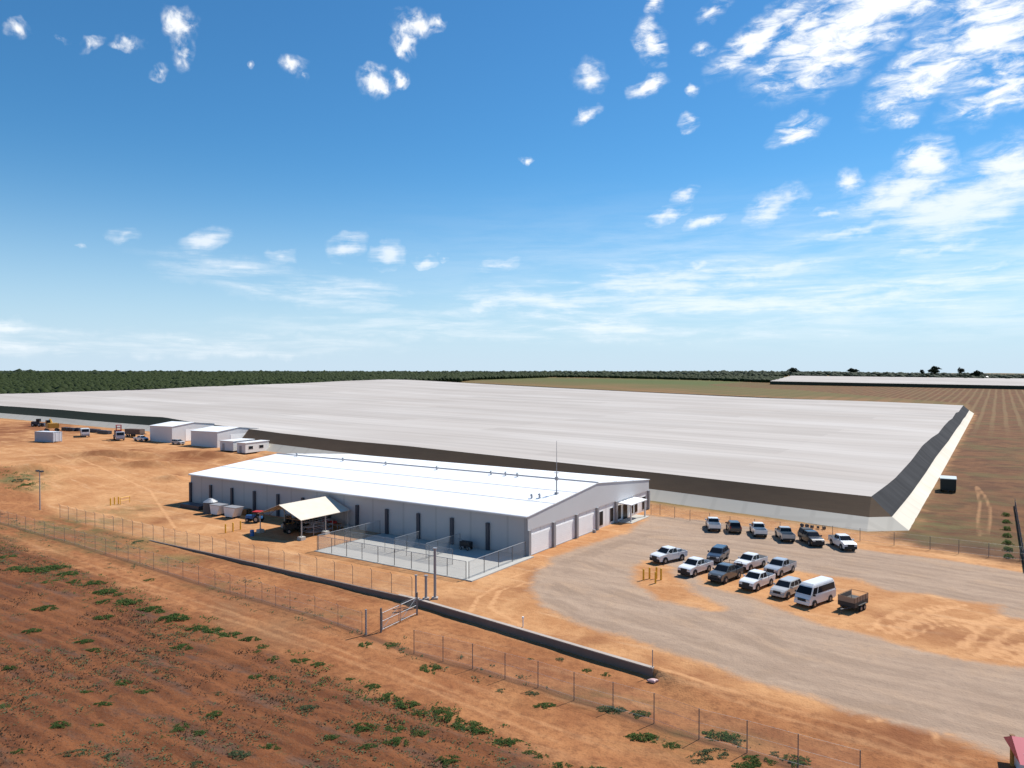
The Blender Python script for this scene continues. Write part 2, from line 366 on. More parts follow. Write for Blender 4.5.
for px, py, rx, ry, wt in [(20,478,26,7,1.2),(35,487,18,5,.8),(60,525,60,9,.9),(120,545,50,7,.9),(90,540,50,6,.7),(170,560,40,5,.8),(215,585,30,4,.6),(90,530,24,4,.9),(140,541,14,4,1),(172,545,14,4,.6),(120,510,40,7,.5),(935,525,45,14,.75),(920,500,25,14,.5),(920,540,25,5,.5),(600,700,60,10,.5),(700,742,60,12,.6),(940,440,16,25,.4),(560,560,1,1,0),(330,616,30,6,.4),(650,381.5,110,2.6,1.3),(520,379,60,1.2,1.0)]:
    c = G(px, py); ex = G(px + rx, py); ey = G(px, py - ry); rxw = (ex - c).length; ryw = (ey - c).length
    gn = np.maximum(gn, wt * np.exp(-(((GX - c.x) / rxw) ** 2 + ((GY - c.y) / ryw) ** 2)))
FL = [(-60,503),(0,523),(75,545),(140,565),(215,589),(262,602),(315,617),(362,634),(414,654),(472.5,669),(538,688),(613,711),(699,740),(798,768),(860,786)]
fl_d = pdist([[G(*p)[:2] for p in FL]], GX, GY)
bumpy = (vnoise(GX, GY, .35, 3) - .5) * .12 + (vnoise(GX, GY, 1.1, 4) - .5) * .05
soft = 1 - sstep(-1, 2, g_f) * .8
ab_a = (GX - AX) * UX + (GY - AY) * UY; ab_b = (GX - AX) * VX + (GY - AY) * VY
padm = ((ab_a > -3) & (ab_a < 81) & (ab_b > -16) & (ab_b < 44))
bumpy = np.where(padm, np.minimum(bumpy, 0) * .3, bumpy)
furrow = np.where(s_f > .5, np.cos(TW * 2 * math.pi / 2.4) * .06, 0)
GZ = GZ + (bumpy * soft + furrow) * near
nr, nc = SS.shape
idx = np.arange(nr * nc).reshape(nr, nc)
quads = np.stack([idx[:-1, :-1], idx[1:, :-1], idx[1:, 1:], idx[:-1, 1:]], -1).reshape(-1, 4)
allv = np.stack([GX, GY, GZ], -1).reshape(-1, 3).astype(np.float32)
def fc(a): return (a[:-1, :-1] + a[1:, 1:]).ravel() / 2
cls = np.zeros(len(quads), int)
farness = sdf(far_poly, GX, GY)
cls[fc(farness) > 0] = 3; cls[fc(np.hypot(GX, GY)) > 560] = 3
cls[fc(r_f) > 0] = 2; cls[fc(s_f) > 0] = 1; cls[fc(g_f) > 0] = 4

gm, nt, b = new_mat('earth')
P = nt.pos(); PR = nt.mapping(P, rot=(0, 0, -ROT))       # x along the shed, y across
flat_P = nt.mapping(PR, scale=(1, 1, 0))
nL = nt.noise(flat_P, .035, 5, .6); nM = nt.noise(flat_P, .16, 6, .62, .6); nF = nt.noise(flat_P, 1.1, 5, .65); nFF = nt.noise(flat_P, 5, 3, .6)
nS = nt.noise(nt.mapping(flat_P, scale=(.16, 1, 1)), .55, 6, .65, .4)       # streaks along the drive
edge = nt.math('ADD', nt.math('MULTIPLY', nt.math('SUBTRACT', nM, .5), 5.0), nt.math('MULTIPLY', nt.math('SUBTRACT', nF, .5), 2.2))
tone = nt.math('ADD', nt.math('MULTIPLY', nM, .55), nt.math('ADD', nt.math('MULTIPLY', nF, .2), nt.math('MULTIPLY', nL, .3)))
sand = nt.mix(nt.ss(.34, .66, tone), (.55, .300, .140), (.385, .178, .074))
sand = nt.mix(nt.math('MULTIPLY', nt.ss(.52, .72, nS), .5), sand, (.60, .375, .21))
sand = nt.mix(nt.math('MULTIPLY', nt.ss(.50, .68, nF), .28), sand, (.30, .135, .058))
sand = nt.mix(nt.math('MULTIPLY', nt.ss(.54, .72, nFF), .22), sand, (.20, .09, .045))
dkm = nt.math('MULTIPLY', nt.attr('dark'), nt.math('ADD', nt.ss(.3, .65, nM), .25), clamp=True)
sand = nt.mix(nt.math('MULTIPLY', dkm, .95), sand, (.215, .083, .036))
# the dirt track between the fence and the ploughed field is redder
path = nt.ss(.8, -2.0, nt.math('ADD', nt.attr('wallside'), nt.math('MULTIPLY', edge, .35)))
pathc = nt.mix(nt.ss(.35, .65, tone), (.40, .180, .075), (.255, .098, .040))
pathc = nt.mix(nt.math('MULTIPLY', nt.ss(.5, .75, nS), .5), pathc, (.43, .23, .115))
pathc = nt.mix(nt.math('MULTIPLY', nt.ss(.46, .66, nF), .38), pathc, (.15, .062, .03))
pathc = nt.mix(nt.math('MULTIPLY', nt.ss(.52, .70, nFF), .35), pathc, (.10, .055, .03))
pathc = nt.mix(nt.math('MULTIPLY', nt.ss(.55, .70, nL), .4), pathc, (.19, .125, .07))
pathc = nt.mix(nt.math('MULTIPLY', dkm, .6), pathc, (.18, .07, .032))
base = nt.mix(path, sand, pathc)
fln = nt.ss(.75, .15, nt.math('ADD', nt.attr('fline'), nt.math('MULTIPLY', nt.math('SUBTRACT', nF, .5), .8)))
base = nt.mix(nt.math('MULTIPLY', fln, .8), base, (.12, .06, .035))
trk = nt.ss(.46, .06, nt.math('ADD', nt.attr('track'), nt.math('MULTIPLY', nt.math('SUBTRACT', nF, .5), .55)))
# gravel
gv = nt.mix(nt.ss(.3, .7, nS), (.385, .278, .200), (.305, .216, .155))
gv = nt.mix(nt.math('MULTIPLY', nt.ss(.46, .70, nM), .5), gv, (.40, .27, .175))
gv = nt.mix(nt.math('MULTIPLY', nt.ss(.50, .66, nF), .25), gv, (.20, .15, .12))
gv = nt.mix(nt.math('MULTIPLY', nt.ss(.58, .8, nFF), .22), gv, (.22, .17, .14))
gv = nt.mix(nt.math('MULTIPLY', nt.ss(.6, .75, nt.noise(nt.mapping(flat_P, rot=(0, 0, .5), scale=(.08, 1, 1)), .9, 5, .7)), .3), gv, (.24, .18, .145))
rut = nt.ss(.85, .1, nt.math('ADD', nt.attr('ruts'), nt.math('MULTIPLY', nt.math('SUBTRACT', nF, .5), 1.3)))
gv = nt.mix(nt.math('MULTIPLY', rut, nt.math('MULTIPLY', nt.ss(.35, .6, nM), .5)), gv, (.215, .155, .115))
gmask = nt.ss(-.9, .9, nt.math('ADD', nt.attr('gravel'), nt.math('MULTIPLY', edge, .8)))
# ploughed soil
rows = nt.wave(flat_P, .417 * .5, 5.5, .6, 'Y', 4)
nC = nt.noise(nt.mapping(flat_P, scale=(.5, 1, 1)), 2.4, 5, .7); nP = nt.noise(nt.mapping(flat_P, scale=(.3, 1, 1)), .45, 6, .72)
so1 = nt.mix(nt.ss(.35, .7, nM), (.120, .044, .020), (.185, .068, .028))
so1 = nt.mix(nt.math('MULTIPLY', nt.ss(.35, .95, rows), .42), so1, (.245, .094, .038))
so1 = nt.mix(nt.math('MULTIPLY', nt.ss(.50, .66, nP), .7), so1, (.100, .062, .046))
so1 = nt.mix(nt.math('MULTIPLY', nt.ss(.50, .66, nC), .6), so1, (.050, .027, .017))
so1 = nt.mix(nt.math('MULTIPLY', nt.ss(.53, .70, nFF), .45), so1, (.15, .10, .065))
so1 = nt.mix(nt.math('MULTIPLY', nt.ss(.54, .7, nL), .45), so1, (.29, .118, .047))
so1 = nt.mix(nt.math('MULTIPLY', nt.ss(.58, .70, nt.noise(flat_P, .42, 6, .7)), .45), so1, (.065, .07, .030))
smask = nt.ss(-2.2, 2.2, nt.math('ADD', nt.attr('soil'), nt.math('MULTIPLY', edge, 1.3)))
# right field and far land
sepP = nt.n.new('ShaderNodeSeparateXYZ'); nt.put(sepP.inputs[0], P)
rf = nt.mix(nt.ss(.35, .65, nM), (.175, .086, .043), (.110, .055, .031))
rf = nt.mix(nt.math('MULTIPLY', nt.ss(.48, .64, nL), .45), rf, (.125, .095, .042))
vr = nt.wave(flat_P, .052, .8, .2, 'X', 2)
rf = nt.mix(nt.math('MULTIPLY', nt.math('MULTIPLY', nt.ss(.55, 1.0, vr), nt.ss(270, 430, sepP.outputs[1])), .5), rf, (.24, .165, .085))
rf = nt.mix(nt.math('MULTIPLY', nt.ss(.50, .64, nt.noise(flat_P, .07, 6, .65)), .35), rf, (.115, .105, .045))
rf = nt.mix(nt.math('MULTIPLY', nt.ss(.52, .66, nt.noise(nt.mapping(flat_P, loc=(40, 9, 0)), .05, 6, .65)), .6), rf, (.21, .105, .05))
rf = nt.mix(nt.math('MULTIPLY', nt.ss(.55, .75, nF), .35), rf, (.075, .055, .028))
rmask = nt.ss(-2.5, 2.5, nt.math('ADD', nt.attr('rfield'), edge))
fl = nt.mix(nt.ss(.42, .58, nt.noise(flat_P, .006, 3, .5)), (.15, .115, .05), (.215, .125, .06))
fl = nt.mix(nt.math('MULTIPLY', nt.ss(.5, .8, nt.wave(flat_P, .02, 3, .1, 'X', 2)), .4), fl, (.11, .10, .042))
fl = nt.mix(nt.math('MULTIPLY', nt.attr('green'), .75, clamp=True), fl, (.085, .115, .036))
fmask = nt.ss(-3, 3, nt.attr('farland'))
c = nt.mix(fmask, base, fl)
c = nt.mix(rmask, c, rf)
c = nt.mix(smask, c, so1)
c = nt.mix(gmask, c, gv)
c = nt.mix(nt.math('MULTIPLY', nt.math('MULTIPLY', trk, nt.math('SUBTRACT', 1.0, gmask)), nt.math('MULTIPLY', nt.ss(.24, .46, nM), nt.math('SUBTRACT', .58, nt.math('ADD', nt.math('MULTIPLY', path, .36), nt.math('MULTIPLY', rmask, .25))))), c, nt.mix(smask, (.62, .34, .165), (.26, .11, .05)))
gmk = nt.math('MULTIPLY', nt.attr('green'), nt.ss(.40, .58, nt.noise(nt.mapping(flat_P, scale=(.4, 1, 1)), .32, 7, .72)), clamp=True)
c = nt.mix(nt.math('MULTIPLY', gmk, .85), c, nt.mix(nF, (.055, .085, .025), (.16, .15, .07)))
nt.put(b.inputs['Base Color'], c); b.inputs['Roughness'].default_value = .95; b.inputs['Specular IOR Level'].default_value = .08
hgt = nt.math('ADD', nt.math('MULTIPLY', nF, .6), nt.math('ADD', nt.math('MULTIPLY', nFF, .3), nt.math('MULTIPLY', nM, .6)))
nt.put(b.inputs['Normal'], nt.bump(hgt, .55, .35))

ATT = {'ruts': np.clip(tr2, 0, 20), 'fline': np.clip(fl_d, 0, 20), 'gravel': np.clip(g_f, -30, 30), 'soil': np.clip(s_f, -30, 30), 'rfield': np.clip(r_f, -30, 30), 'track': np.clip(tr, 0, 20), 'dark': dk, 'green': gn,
       'farland': np.clip(np.maximum(farness, np.hypot(GX, GY) - 560), -30, 30), 'wallside': np.clip(np.minimum(TT, -rough), -40, 40)}
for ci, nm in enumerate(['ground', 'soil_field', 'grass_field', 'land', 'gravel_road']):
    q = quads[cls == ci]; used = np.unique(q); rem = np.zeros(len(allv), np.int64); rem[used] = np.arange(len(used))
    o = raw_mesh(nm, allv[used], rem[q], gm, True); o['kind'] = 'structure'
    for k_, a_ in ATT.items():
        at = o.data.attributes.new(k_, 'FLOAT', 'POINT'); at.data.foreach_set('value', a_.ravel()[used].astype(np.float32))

# ------------------------------------------------------------------ common materials
M_white = mat('white_cladding', (.74, .74, .73), .5, 0, .04, .4)
M_roof, nt, b = new_mat('white_roof_sheet')
ribs = nt.wave(nt.obj(), .55, 0, 1, 'X', 0)
rc = nt.mix(nt.noise(nt.mapping(nt.obj(), scale=(.2, .05, 1)), 1.2, 4), (.78, .79, .80), (.85, .85, .85))
rc = nt.mix(nt.math('MULTIPLY', nt.ss(.9, 1.0, ribs), .10), rc, (.5, .52, .55))
nt.put(b.inputs['Base Color'], rc); b.inputs['Roughness'].default_value = .45
nt.put(b.inputs['Normal'], nt.bump(ribs, .15, .03))
def clad(name, col, axis='X', sc=.16):
    m, nt, b = new_mat(name)
    wv = nt.wave(nt.obj(), sc, 0, 1, axis, 0)
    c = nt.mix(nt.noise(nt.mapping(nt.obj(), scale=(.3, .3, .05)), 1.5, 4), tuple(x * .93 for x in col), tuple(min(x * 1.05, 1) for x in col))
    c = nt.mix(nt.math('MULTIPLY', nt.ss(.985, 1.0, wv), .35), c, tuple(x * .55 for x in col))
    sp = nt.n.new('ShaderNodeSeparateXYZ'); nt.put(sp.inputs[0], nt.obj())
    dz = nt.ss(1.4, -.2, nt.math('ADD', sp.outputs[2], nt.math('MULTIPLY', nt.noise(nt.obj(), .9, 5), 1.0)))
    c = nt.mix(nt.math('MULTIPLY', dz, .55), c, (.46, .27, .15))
    nt.put(b.inputs['Base Color'], c); b.inputs['Roughness'].default_value = .55
    nt.put(b.inputs['Normal'], nt.bump(nt.wave(nt.obj(), 1.6, 0, 1, axis, 0), .12, .03)); return m
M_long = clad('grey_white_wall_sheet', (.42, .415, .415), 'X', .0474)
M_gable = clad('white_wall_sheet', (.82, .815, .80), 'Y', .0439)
M_fascia = mat('light_grey_fascia', (.56, .555, .555), .5, 0, .05, .3)
M_door = mat('white_roller_door', (.87, .865, .85), .5, 0, .04, .8)
M_grey = mat('grey_steel', (.30, .30, .31), .5, .2, .12, 2)
M_post = mat('weathered_post', (.15, .145, .14), .6, .2, .15, 3)
M_galv = mat('galvanised_steel', (.40, .41, .42), .45, .5, .15, 3)
M_dark = mat('dark_steel', (.045, .05, .065), .5, 0, .2, 2)
M_black = mat('black_plastic', (.022, .022, .024), .6, 0, .2, 4)
M_glass = mat('dark_glass', (.012, .015, .02), .12, 0, .2, 1, .2)
M_win = mat('window_glass', (.008, .009, .012), .3, 0, .2, 1, .12)
M_conc = mat('pale_concrete', (.44, .425, .385), .85, 0, .14, .35, .2)
M_wallc = mat('dark_block_wall', (.20, .15, .125), .85, 0, .25, .8, .2)
M_cap = mat('wall_cap', (.40, .34, .29), .85, 0, .2, 1, .2)
M_yel = mat('yellow_paint', (.72, .40, .03), .5, 0, .12, 3)
M_yel2 = mat('machine_yellow', (.42, .22, .03), .5, 0, .2, 2)
M_red = mat('red_paint', (.46, .03, .03), .45, 0, .1, 2)
M_blue = mat('blue_paint', (.03, .13, .34), .45, 0, .15, 2)
M_canv = mat('canopy_sheet', (.66, .58, .47), .7, 0, .16, .8)
M_rust = mat('brown_timber', (.20, .105, .05), .85, 0, .25, 1.5)
M_tyre = mat('tyre_rubber', (.02, .019, .018), .85, 0, .3, 6)
M_rim = mat('wheel_rim', (.30, .30, .31), .35, .6, .1, 4)
M_light = mat('lamp_glass', (.55, .56, .57), .12, .2, .1, 4, .7)
M_tail = mat('tail_lamp', (.30, .015, .012), .2, 0, .1, 4, .6)
M_cont = mat('container_blue_grey', (.42, .45, .50), .55, 0, .12, .8)
M_shedw = mat('shed_wall', (.62, .61, .61), .55, 0, .06, .5)
M_port = mat('hut_wall', (.66, .66, .64), .55, 0, .08, .6)

# ------------------------------------------------------------------ packing shed
LX, WY, EZ, RZ = 79.8, 43.0, 5.7, 7.75
pk = thing('packing_shed', 'long white gabled packing shed with roller doors and blown white roof beside the car yard', 'shed', B(0, 0, 0), ROT)
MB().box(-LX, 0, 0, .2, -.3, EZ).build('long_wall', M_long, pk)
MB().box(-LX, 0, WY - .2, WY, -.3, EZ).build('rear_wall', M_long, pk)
def gable(x0, x1): return MB().prism_x([(.2, -.3), (WY - .2, -.3), (WY - .2, EZ - .05), (WY / 2, RZ - .12), (.2, EZ - .05)], x0, x1)
gable(-LX, -LX + .2).build('end_wall', M_gable, pk)
gw = gable(-.2, 0).build('gable_wall', M_gable, pk)
rf_ = MB()
for sgn in (0, 1):
    ya, yb = (-.35, WY / 2) if not sgn else (WY + .35, WY / 2)
    za = EZ - .02; zb = RZ
    rf_.hexa([(-LX - .2, ya, za), (.28, ya, za), (.28, yb, zb), (-LX - .2, yb, zb), (-LX - .2, ya, za + .12), (.28, ya, za + .12), (.28, yb, zb + .12), (-LX - .2, yb, zb + .12)])
roof = rf_.build('roof', M_roof, pk)
lp = MB()
for yy in (7.2, 14.3):
    for sg in (0, 1):
        y0 = yy if not sg else WY - yy; zz = EZ + .1 + (RZ - EZ + .02) * (yy + .35) / (WY / 2 + .35)
        lp.box(-LX - .2, .28, y0 - .06, y0 + .06, zz + .0, zz + .035)
lp.build('sheet_lap', M_galv, roof)
MB().prism_x([(WY / 2 - .35, RZ + .10), (WY / 2 - .12, RZ + .26), (WY / 2 + .12, RZ + .26), (WY / 2 + .35, RZ + .10)], -LX - .2, .25).build('ridge_cap', M_grey, roof)
def roof_z(y): return EZ + .1 + (RZ - EZ) * (min(y, WY - y) + .35) / (WY / 2 + .35)
cw = MB().bar((0, 0, -.1), (0, 0, .55), .16, 8).bar((0, 0, .5), (0, 0, .72), .3, 8, .12)
cowl0 = cw.build('roof_cowl', M_galv, roof); cowl0.location = (-72.5, WY / 2 - .8, RZ + .05)
for x, y in ((-58, 20.4), (-46, 20.4), (-33, 20.4), (-20.5, 20.4), (-17.5, 20.6), (-15, 20.6), (-3.6, 9.3), (-4.6, 8.6)):
    c_ = cowl0.copy(); COL.objects.link(c_); c_.parent = roof; c_.location = (x, y, roof_z(y) - .03)
MB().box(-LX, .2, -.55, -.36, EZ - .14, EZ + .06).build('gutter', M_fascia, pk)
for i in range(13):           # dark downpipes on the long wall, one at each bay
    x = -.1 - 6.63 * i if i else None
    if x is None: continue
    MB().box(x - .27, x + .27, -.34, -.003, 0, 4.1).build('downpipe', M_dark, pk)
MB().box(-.45, -.003, -.12, -.004, 0, EZ - .15).build('corner_trim', M_grey, pk)
# gable cladding fascia standing proud above the doors
MB().prism_x([(-.05, 3.75), (WY + .05, 3.75), (WY + .05, EZ - .05), (WY / 2, RZ - .03), (-.05, EZ - .05)], .004, .17).build('gable_fascia', M_fascia, pk)
for y in (.15, 7.15, 14.3, 21.4, 28.6, 42.8):
    MB().box(.004, .42, y - .28, y + .28, 0, 3.74).build('column', M_grey, pk)
for i in range(3):
    d_ = MB().box(.004, .07, 7.15 * i + .45, 7.15 * i + 6.7, .02, 3.05)
    for k in range(10): d_.box(.071, .085, 7.15 * i + .5, 7.15 * i + 6.65, .1 + .29 * k, .1 + .29 * k + .22)
    dd = d_.build('roller_door', M_door, pk)
    MB().box(.09, .14, 7.15 * i + .5, 7.15 * i + 6.65, .03, .11).build('door_rail', M_grey, dd)
for y, z0, z1, wd in ((23.2, .5, 2.8, 1.2), (27.2, .5, 2.8, 1.2), (30.3, .4, 2.8, 1.2), (35.6, .5, 2.7, 1.2), (37.4, .5, 2.7, 1.2), (41.0, .5, 2.8, 1.5)):
    f_ = MB()
    f_.box(.004, .06, y - wd / 2 - .05, y + wd / 2 + .05, z0 - .05, z1 + .05)
    fo = f_.build('window', M_fascia, pk); MB().box(.062, .08, y - wd / 2, y + wd / 2, z0, z1).build('window_pane', M_win, fo)
dr = MB().box(.004, .06, 31.7, 33.6, 0, 2.7).build('entrance_door', M_fascia, pk); MB().box(.062, .08, 31.8, 33.5, .05, 2.6).build('door_pane', M_win, dr)
aw = MB().hexa([(.18, 29.6, 3.25), (2.6, 29.6, 3.05), (2.6, 36.5, 3.05), (.18, 36.5, 3.25), (.18, 29.6, 3.4), (2.6, 29.6, 3.2), (2.6, 36.5, 3.2), (.18, 36.5, 3.4)]).build('awning', M_roof, pk)
for y in (30.0, 36.1): MB().box(2.25, 2.47, y - .11, y + .11, .1, 3.06).build('awning_post', M_fascia, aw)
MB().box(.2, 2.9, 29.2, 37, .02, .12).build('entrance_step', M_conc, pk)
MB().box(.45, .95, 19.2, 19.6, 0, .5).build('tap_box', M_grey, pk)
mzz = roof_z(12.3)
ms = MB().bar((-2.3, 12.3, mzz - .1), (-2.3, 12.3, mzz + 3.4), .10, 6).bar((-2.3, 12.3, mzz + 3.3), (-2.3, 12.3, mzz + 8.4), .055, 6, .03).box(-2.55, -2.05, 12.05, 12.55, mzz - .05, mzz + .3)
ms.box(-2.5, -2.1, 12.1, 12.5, mzz + 2.2, mzz + 2.7).bar((-2.7, 12.3, mzz + 3.4), (-1.9, 12.3, mzz + 3.4), .05, 5)
ms.build('radio_mast', M_grey, pk)

# ------------------------------------------------------------------ concrete yard slab, retaining wall
o = MB().box(-27.6, .5, -14.4, -.02, -.2, .10).build('concrete_slab', None or M_conc); o.location = B(0, 0, 0); o.rotation_euler = (0, 0, ROT); o['kind'] = 'structure'
MB_k = MB().box(-.35, .55, -14.5, .2, -.2, .16)
o = MB_k.build('kerb_strip', M_conc); o.location = B(.45, 0, 0); o.rotation_euler = (0, 0, ROT); o['kind'] = 'structure'

def wall_pt(s, dt=0.0):
    t = float(wline(s)) + dt; return OX + UX * s + VX * t, OY + UY * s + VY * t
def strip(name, m, s0, s1, t0, t1, ztop, zbot, parent=None, step=1.5):
    ss_ = np.linspace(s0, s1, max(2, int((s1 - s0) / step))); mb = MB(); vs = []; fs = []
    for s in ss_:
        for (t, z) in ((t0, zbot(s)), (t1, zbot(s)), (t1, ztop(s)), (t0, ztop(s))):
            x, y = wall_pt(s, t); vs.append((x, y, z))
    n = len(ss_)
    for i in range(n - 1):
        a = 4 * i; c = a + 4
        for j in range(4): fs.append((a + j, a + (j + 1) % 4, c + (j + 1) % 4, c + j))
    fs += [(3, 2, 1, 0), (4 * n - 4, 4 * n - 3, 4 * n - 2, 4 * n - 1)]
    return mb.add(vs, fs).build(name, m, parent)
top = lambda s: .16 - .10 * float(sstep(S_L - 20, S_L, s)) - .1 * float(sstep(S_R + 25, S_R, s))
rw = strip('retaining_wall', M_wallc, S_R, S_L, -.30, .02, top, lambda s: -1.5)
tag(rw, 'low dark retaining wall with pale cap between the yard and the dirt track', 'wall')
strip('coping', M_cap, S_R, 3.0, -.36, .08, lambda s: top(s) + .09, lambda s: top(s) + .003, rw)

# ------------------------------------------------------------------ chain-link fences
mesh_m, nt, b = new_mat('chain_link')
tr_ = nt.n.new('ShaderNodeBsdfTransparent'); mxs = nt.n.new('ShaderNodeMixShader'); mxs.inputs[0].default_value = .13
b.inputs['Base Color'].default_value = (.35, .35, .35, 1); b.inputs['Roughness'].default_value = .6
nt.l.new(tr_.outputs[0], mxs.inputs[1]); nt.l.new(b.outputs[0], mxs.inputs[2]); nt.l.new(mxs.outputs[0], nt.n['Material Output'].inputs[0])
mesh_y = mesh_m.copy(); mesh_y.name = 'yard_mesh'; mesh_y.node_tree.nodes['Mix Shader'].inputs[0].default_value = .24
def fence(name, label, pts, h, spacing, r=.035, rails=(), wires=True, exact=False, pm=None, mesh=True, group=None, arm=False, jitter=0, cap=100):
    pts = [Vector(p) for p in pts]; root = thing(name, label, 'fence', pts[0], 0, group); o0 = pts[0]
    segs = list(zip(pts[:-1], pts[1:])); poles = []
    if exact: poles = pts
    else:
        for i, (a, c) in enumerate(segs):
            n = max(1, round((c - a).length / spacing))
            for k in range(n + (1 if i == len(segs) - 1 else 0)):
                p = a.lerp(c, k / n); poles.append(Vector((p.x, p.y, hz(p.x, p.y))))
    first = None
    for i, p in enumerate(poles[:cap]):
        hh = h * (1 + random.uniform(-jitter, jitter))
        if first is None:
            mb = MB().bar((0, 0, -.3), (0, 0, h), r, 6)
            if arm: mb.bar((0, 0, h), (-.25 * VX, -.25 * VY, h + .3), r * .8, 5)
            first = q = mb.build('post', pm or M_post, root)
        else:
            q = first.copy(); COL.objects.link(q); q.parent = root
        q.location = p - o0; q.scale.z = hh / h
    wm = MB(); nm = MB()
    for a, c in zip(poles[:-1], poles[1:]):
        a, c = a - o0, c - o0
        up = Vector((0, 0, 1))
        for z in rails: wm.bar(a + up * z, c + up * z, r * .75, 5)
        if wires:
            for z in (h * .99, h * .55, h * .12): wm.bar(a + up * z, c + up * z, .008, 3)
        nm.add([a + up * .08, c + up * .08, c + up * h * .97, a + up * h * .97], [(0, 1, 2, 3)])
    if wm.v: wm.build('rail' if rails else 'wire', M_galv, root)
    if mesh: nm.build('wire_netting', mesh_y if name == 'yard_fence' else mesh_m, root)
    return root
fence('chain_link_fence', 'long upper chain-link fence following the top of the retaining wall', [G(60, 518), G(95, 527), G(175, 545.5), G(300, 573), G(412, 598)], 2.3, 3.1, .032, arm=True)
lf = [(-60,503),(0,523),(75,545),(140,565),(215,589),(262,602),(290,611),(315,617),(338,626),(362,634)]
fence('chain_link_fence', 'lower chain-link fence on the left, along the red dirt track up to the gate', [G(*p) for p in lf], 2.2, 3.4, .024, arm=True)
lf2 = [(414,654),(443,661),(472.5,669),(505,679),(538,688),(574,700),(613,711),(654,723),(699,740),(747,753),(798,768),(860,786)]
fence('chain_link_fence', 'lower chain-link fence on the right, along the track below the retaining wall', [G(*p) for p in lf2], 2.3, 3.2, .036, exact=True)
P_ = lambda x, y: B(x, y, .1)
fence('yard_fence', 'chain-link fence along the front edge of the concrete yard', [P_(-27.3, -14.1), P_(-.2, -14.1)], 2.3, 3.0, .05, rails=(2.3,))
fence('yard_fence', 'fence with steel top rail closing the left end of the concrete yard', [P_(-27.3, -13.9), P_(-27.3, -1.0)], 2.3, 3.3, .05, rails=(2.3,))
fence('yard_fence', 'fence with steel top rail on the kerb at the right end of the concrete yard', [P_(.1, -13.9), P_(.1, -4.0), P_(.1, -.6)], 2.3, 2.9, .05, rails=(2.3,))
fence('yard_fence', 'inner fence with top rail running lengthwise through the concrete yard', [P_(-26.8, -9.2), P_(-6, -9.4)], 2.2, 4.2, .035, rails=(2.2,))
fence('yard_fence', 'inner cross fence with top rail in the middle of the concrete yard', [P_(-17, -8.8), P_(-17, -3.5)], 2.2, 2.7, .035, rails=(2.2,))
fence('yard_fence', 'inner cross fence with top rail nearer the right end of the concrete yard', [P_(-11, -9), P_(-11, -1.2)], 2.2, 2.7, .035, rails=(2.2,))
fence('chain_link_fence', 'fence behind the car yard along the foot of the net canopy', [G(651,515), G(660,515), G(690,521), G(730,528), G(780,534), G(860,541), G(930,550), G(1020,561), G(1100,570)], 2.0, 4.2, .04)
# stout posts at the wall and gate
for (px, py, hh, rr, lb) in ((435, 599, 5.6, .16, 'tall grey steel pole rising beside the retaining wall at the yard corner'), (416, 600.5, 2.6, .11, 'shorter steel gate post left of the tall pole'), (426, 599.5, 2.5, .15, 'shorter steel gate post right beside the tall pole')):
    p = G(px, py); p.z = 0.2
    t = thing('steel_pole' if hh > 4 else 'gate_post', lb, 'post', p)
    MB().bar((0, 0, -.2), (0, 0, hh), rr, 10).build('shaft', M_grey, t)
    MB().bar((0, 0, hh), (0, 0, hh + .12), rr * 1.5, 10).build('cap', M_galv, t)
    MB().box(-.35, .35, -.35, .35, -.25, .03).build('footing', M_cap, t)
ga, gb = G(381, 632.5), G(417, 615)
gt = thing('farm_gate', 'galvanised tubular gate standing across the dirt track below the wall', 'gate', ga, math.atan2(gb.y - ga.y, gb.x - ga.x))
Lg = (gb - ga).length
MB().bar((0, 0, -.2), (0, 0, 2.5), .10, 8).build('post', M_post, gt)
q = MB().bar((Lg, 0, -.2), (Lg, 0, 2.5), .10, 8).build('post', M_post, gt)
for k in range(2):
    x0, x1 = .2 + k * Lg / 2, Lg / 2 - .1 + k * Lg / 2; mb = MB()
    for z in (.25, 1.1, 1.95): mb.bar((x0, 0, z), (x1, 0, z), .035, 6)
    for x in (x0, x1): mb.bar((x, 0, .2), (x, 0, 2.0), .035, 6)
    mb.bar((x0, .02, .25), (x1, .02, 1.95), .025, 6)
    lf_ = mb.build('gate_leaf', M_grey, gt); MB().add([(x0, .03, .25), (x1, .03, .25), (x1, .03, 2.2), (x0, .03, 2.2)], [(0, 1, 2, 3)]).build('wire_netting', mesh_m, lf_)
for px, lb in ((366, 'steel fence post at the gate, left of the tubular gate leaf'),):
    t = thing('gate_post', lb, 'post', G(px, 635)); MB().bar((0, 0, -.2), (0, 0, 2.6), .10, 8).build('shaft', M_grey, t)
t = thing('marker_post', 'small white pipe standing on the sand beside the retaining wall', 'post', G(523, 627)); MB().bar((0, 0, -.1), (0, 0, .95), .06, 6).bar((0, 0, .9), (0, 0, 1.05), .12, 6).build('pipe', M_white, t)
t = thing('marker_post', 'thin dark post at the right end of the retaining wall', 'post', G(652.5, 669)); MB().bar((0, 0, -.1), (0, 0, 1.7), .04, 6).build('pipe', M_grey, t)
t = thing('rubbish_bag', 'small crumpled pale pink bag lying on sand below the wall end', 'bag', G(653, 682))
bb = MB().ball((0, 0, .1), .45, .28, .18, 9, 6)
bb.v = [(x * (1 + .3 * math.sin(9 * y + 5 * z)), y * (1 + .25 * math.cos(7 * x)), z) for x, y, z in bb.v]
bb.build('bag_body', mat('pale_pink_plastic', (.55, .36, .34), .5, 0, .2, 6), t)

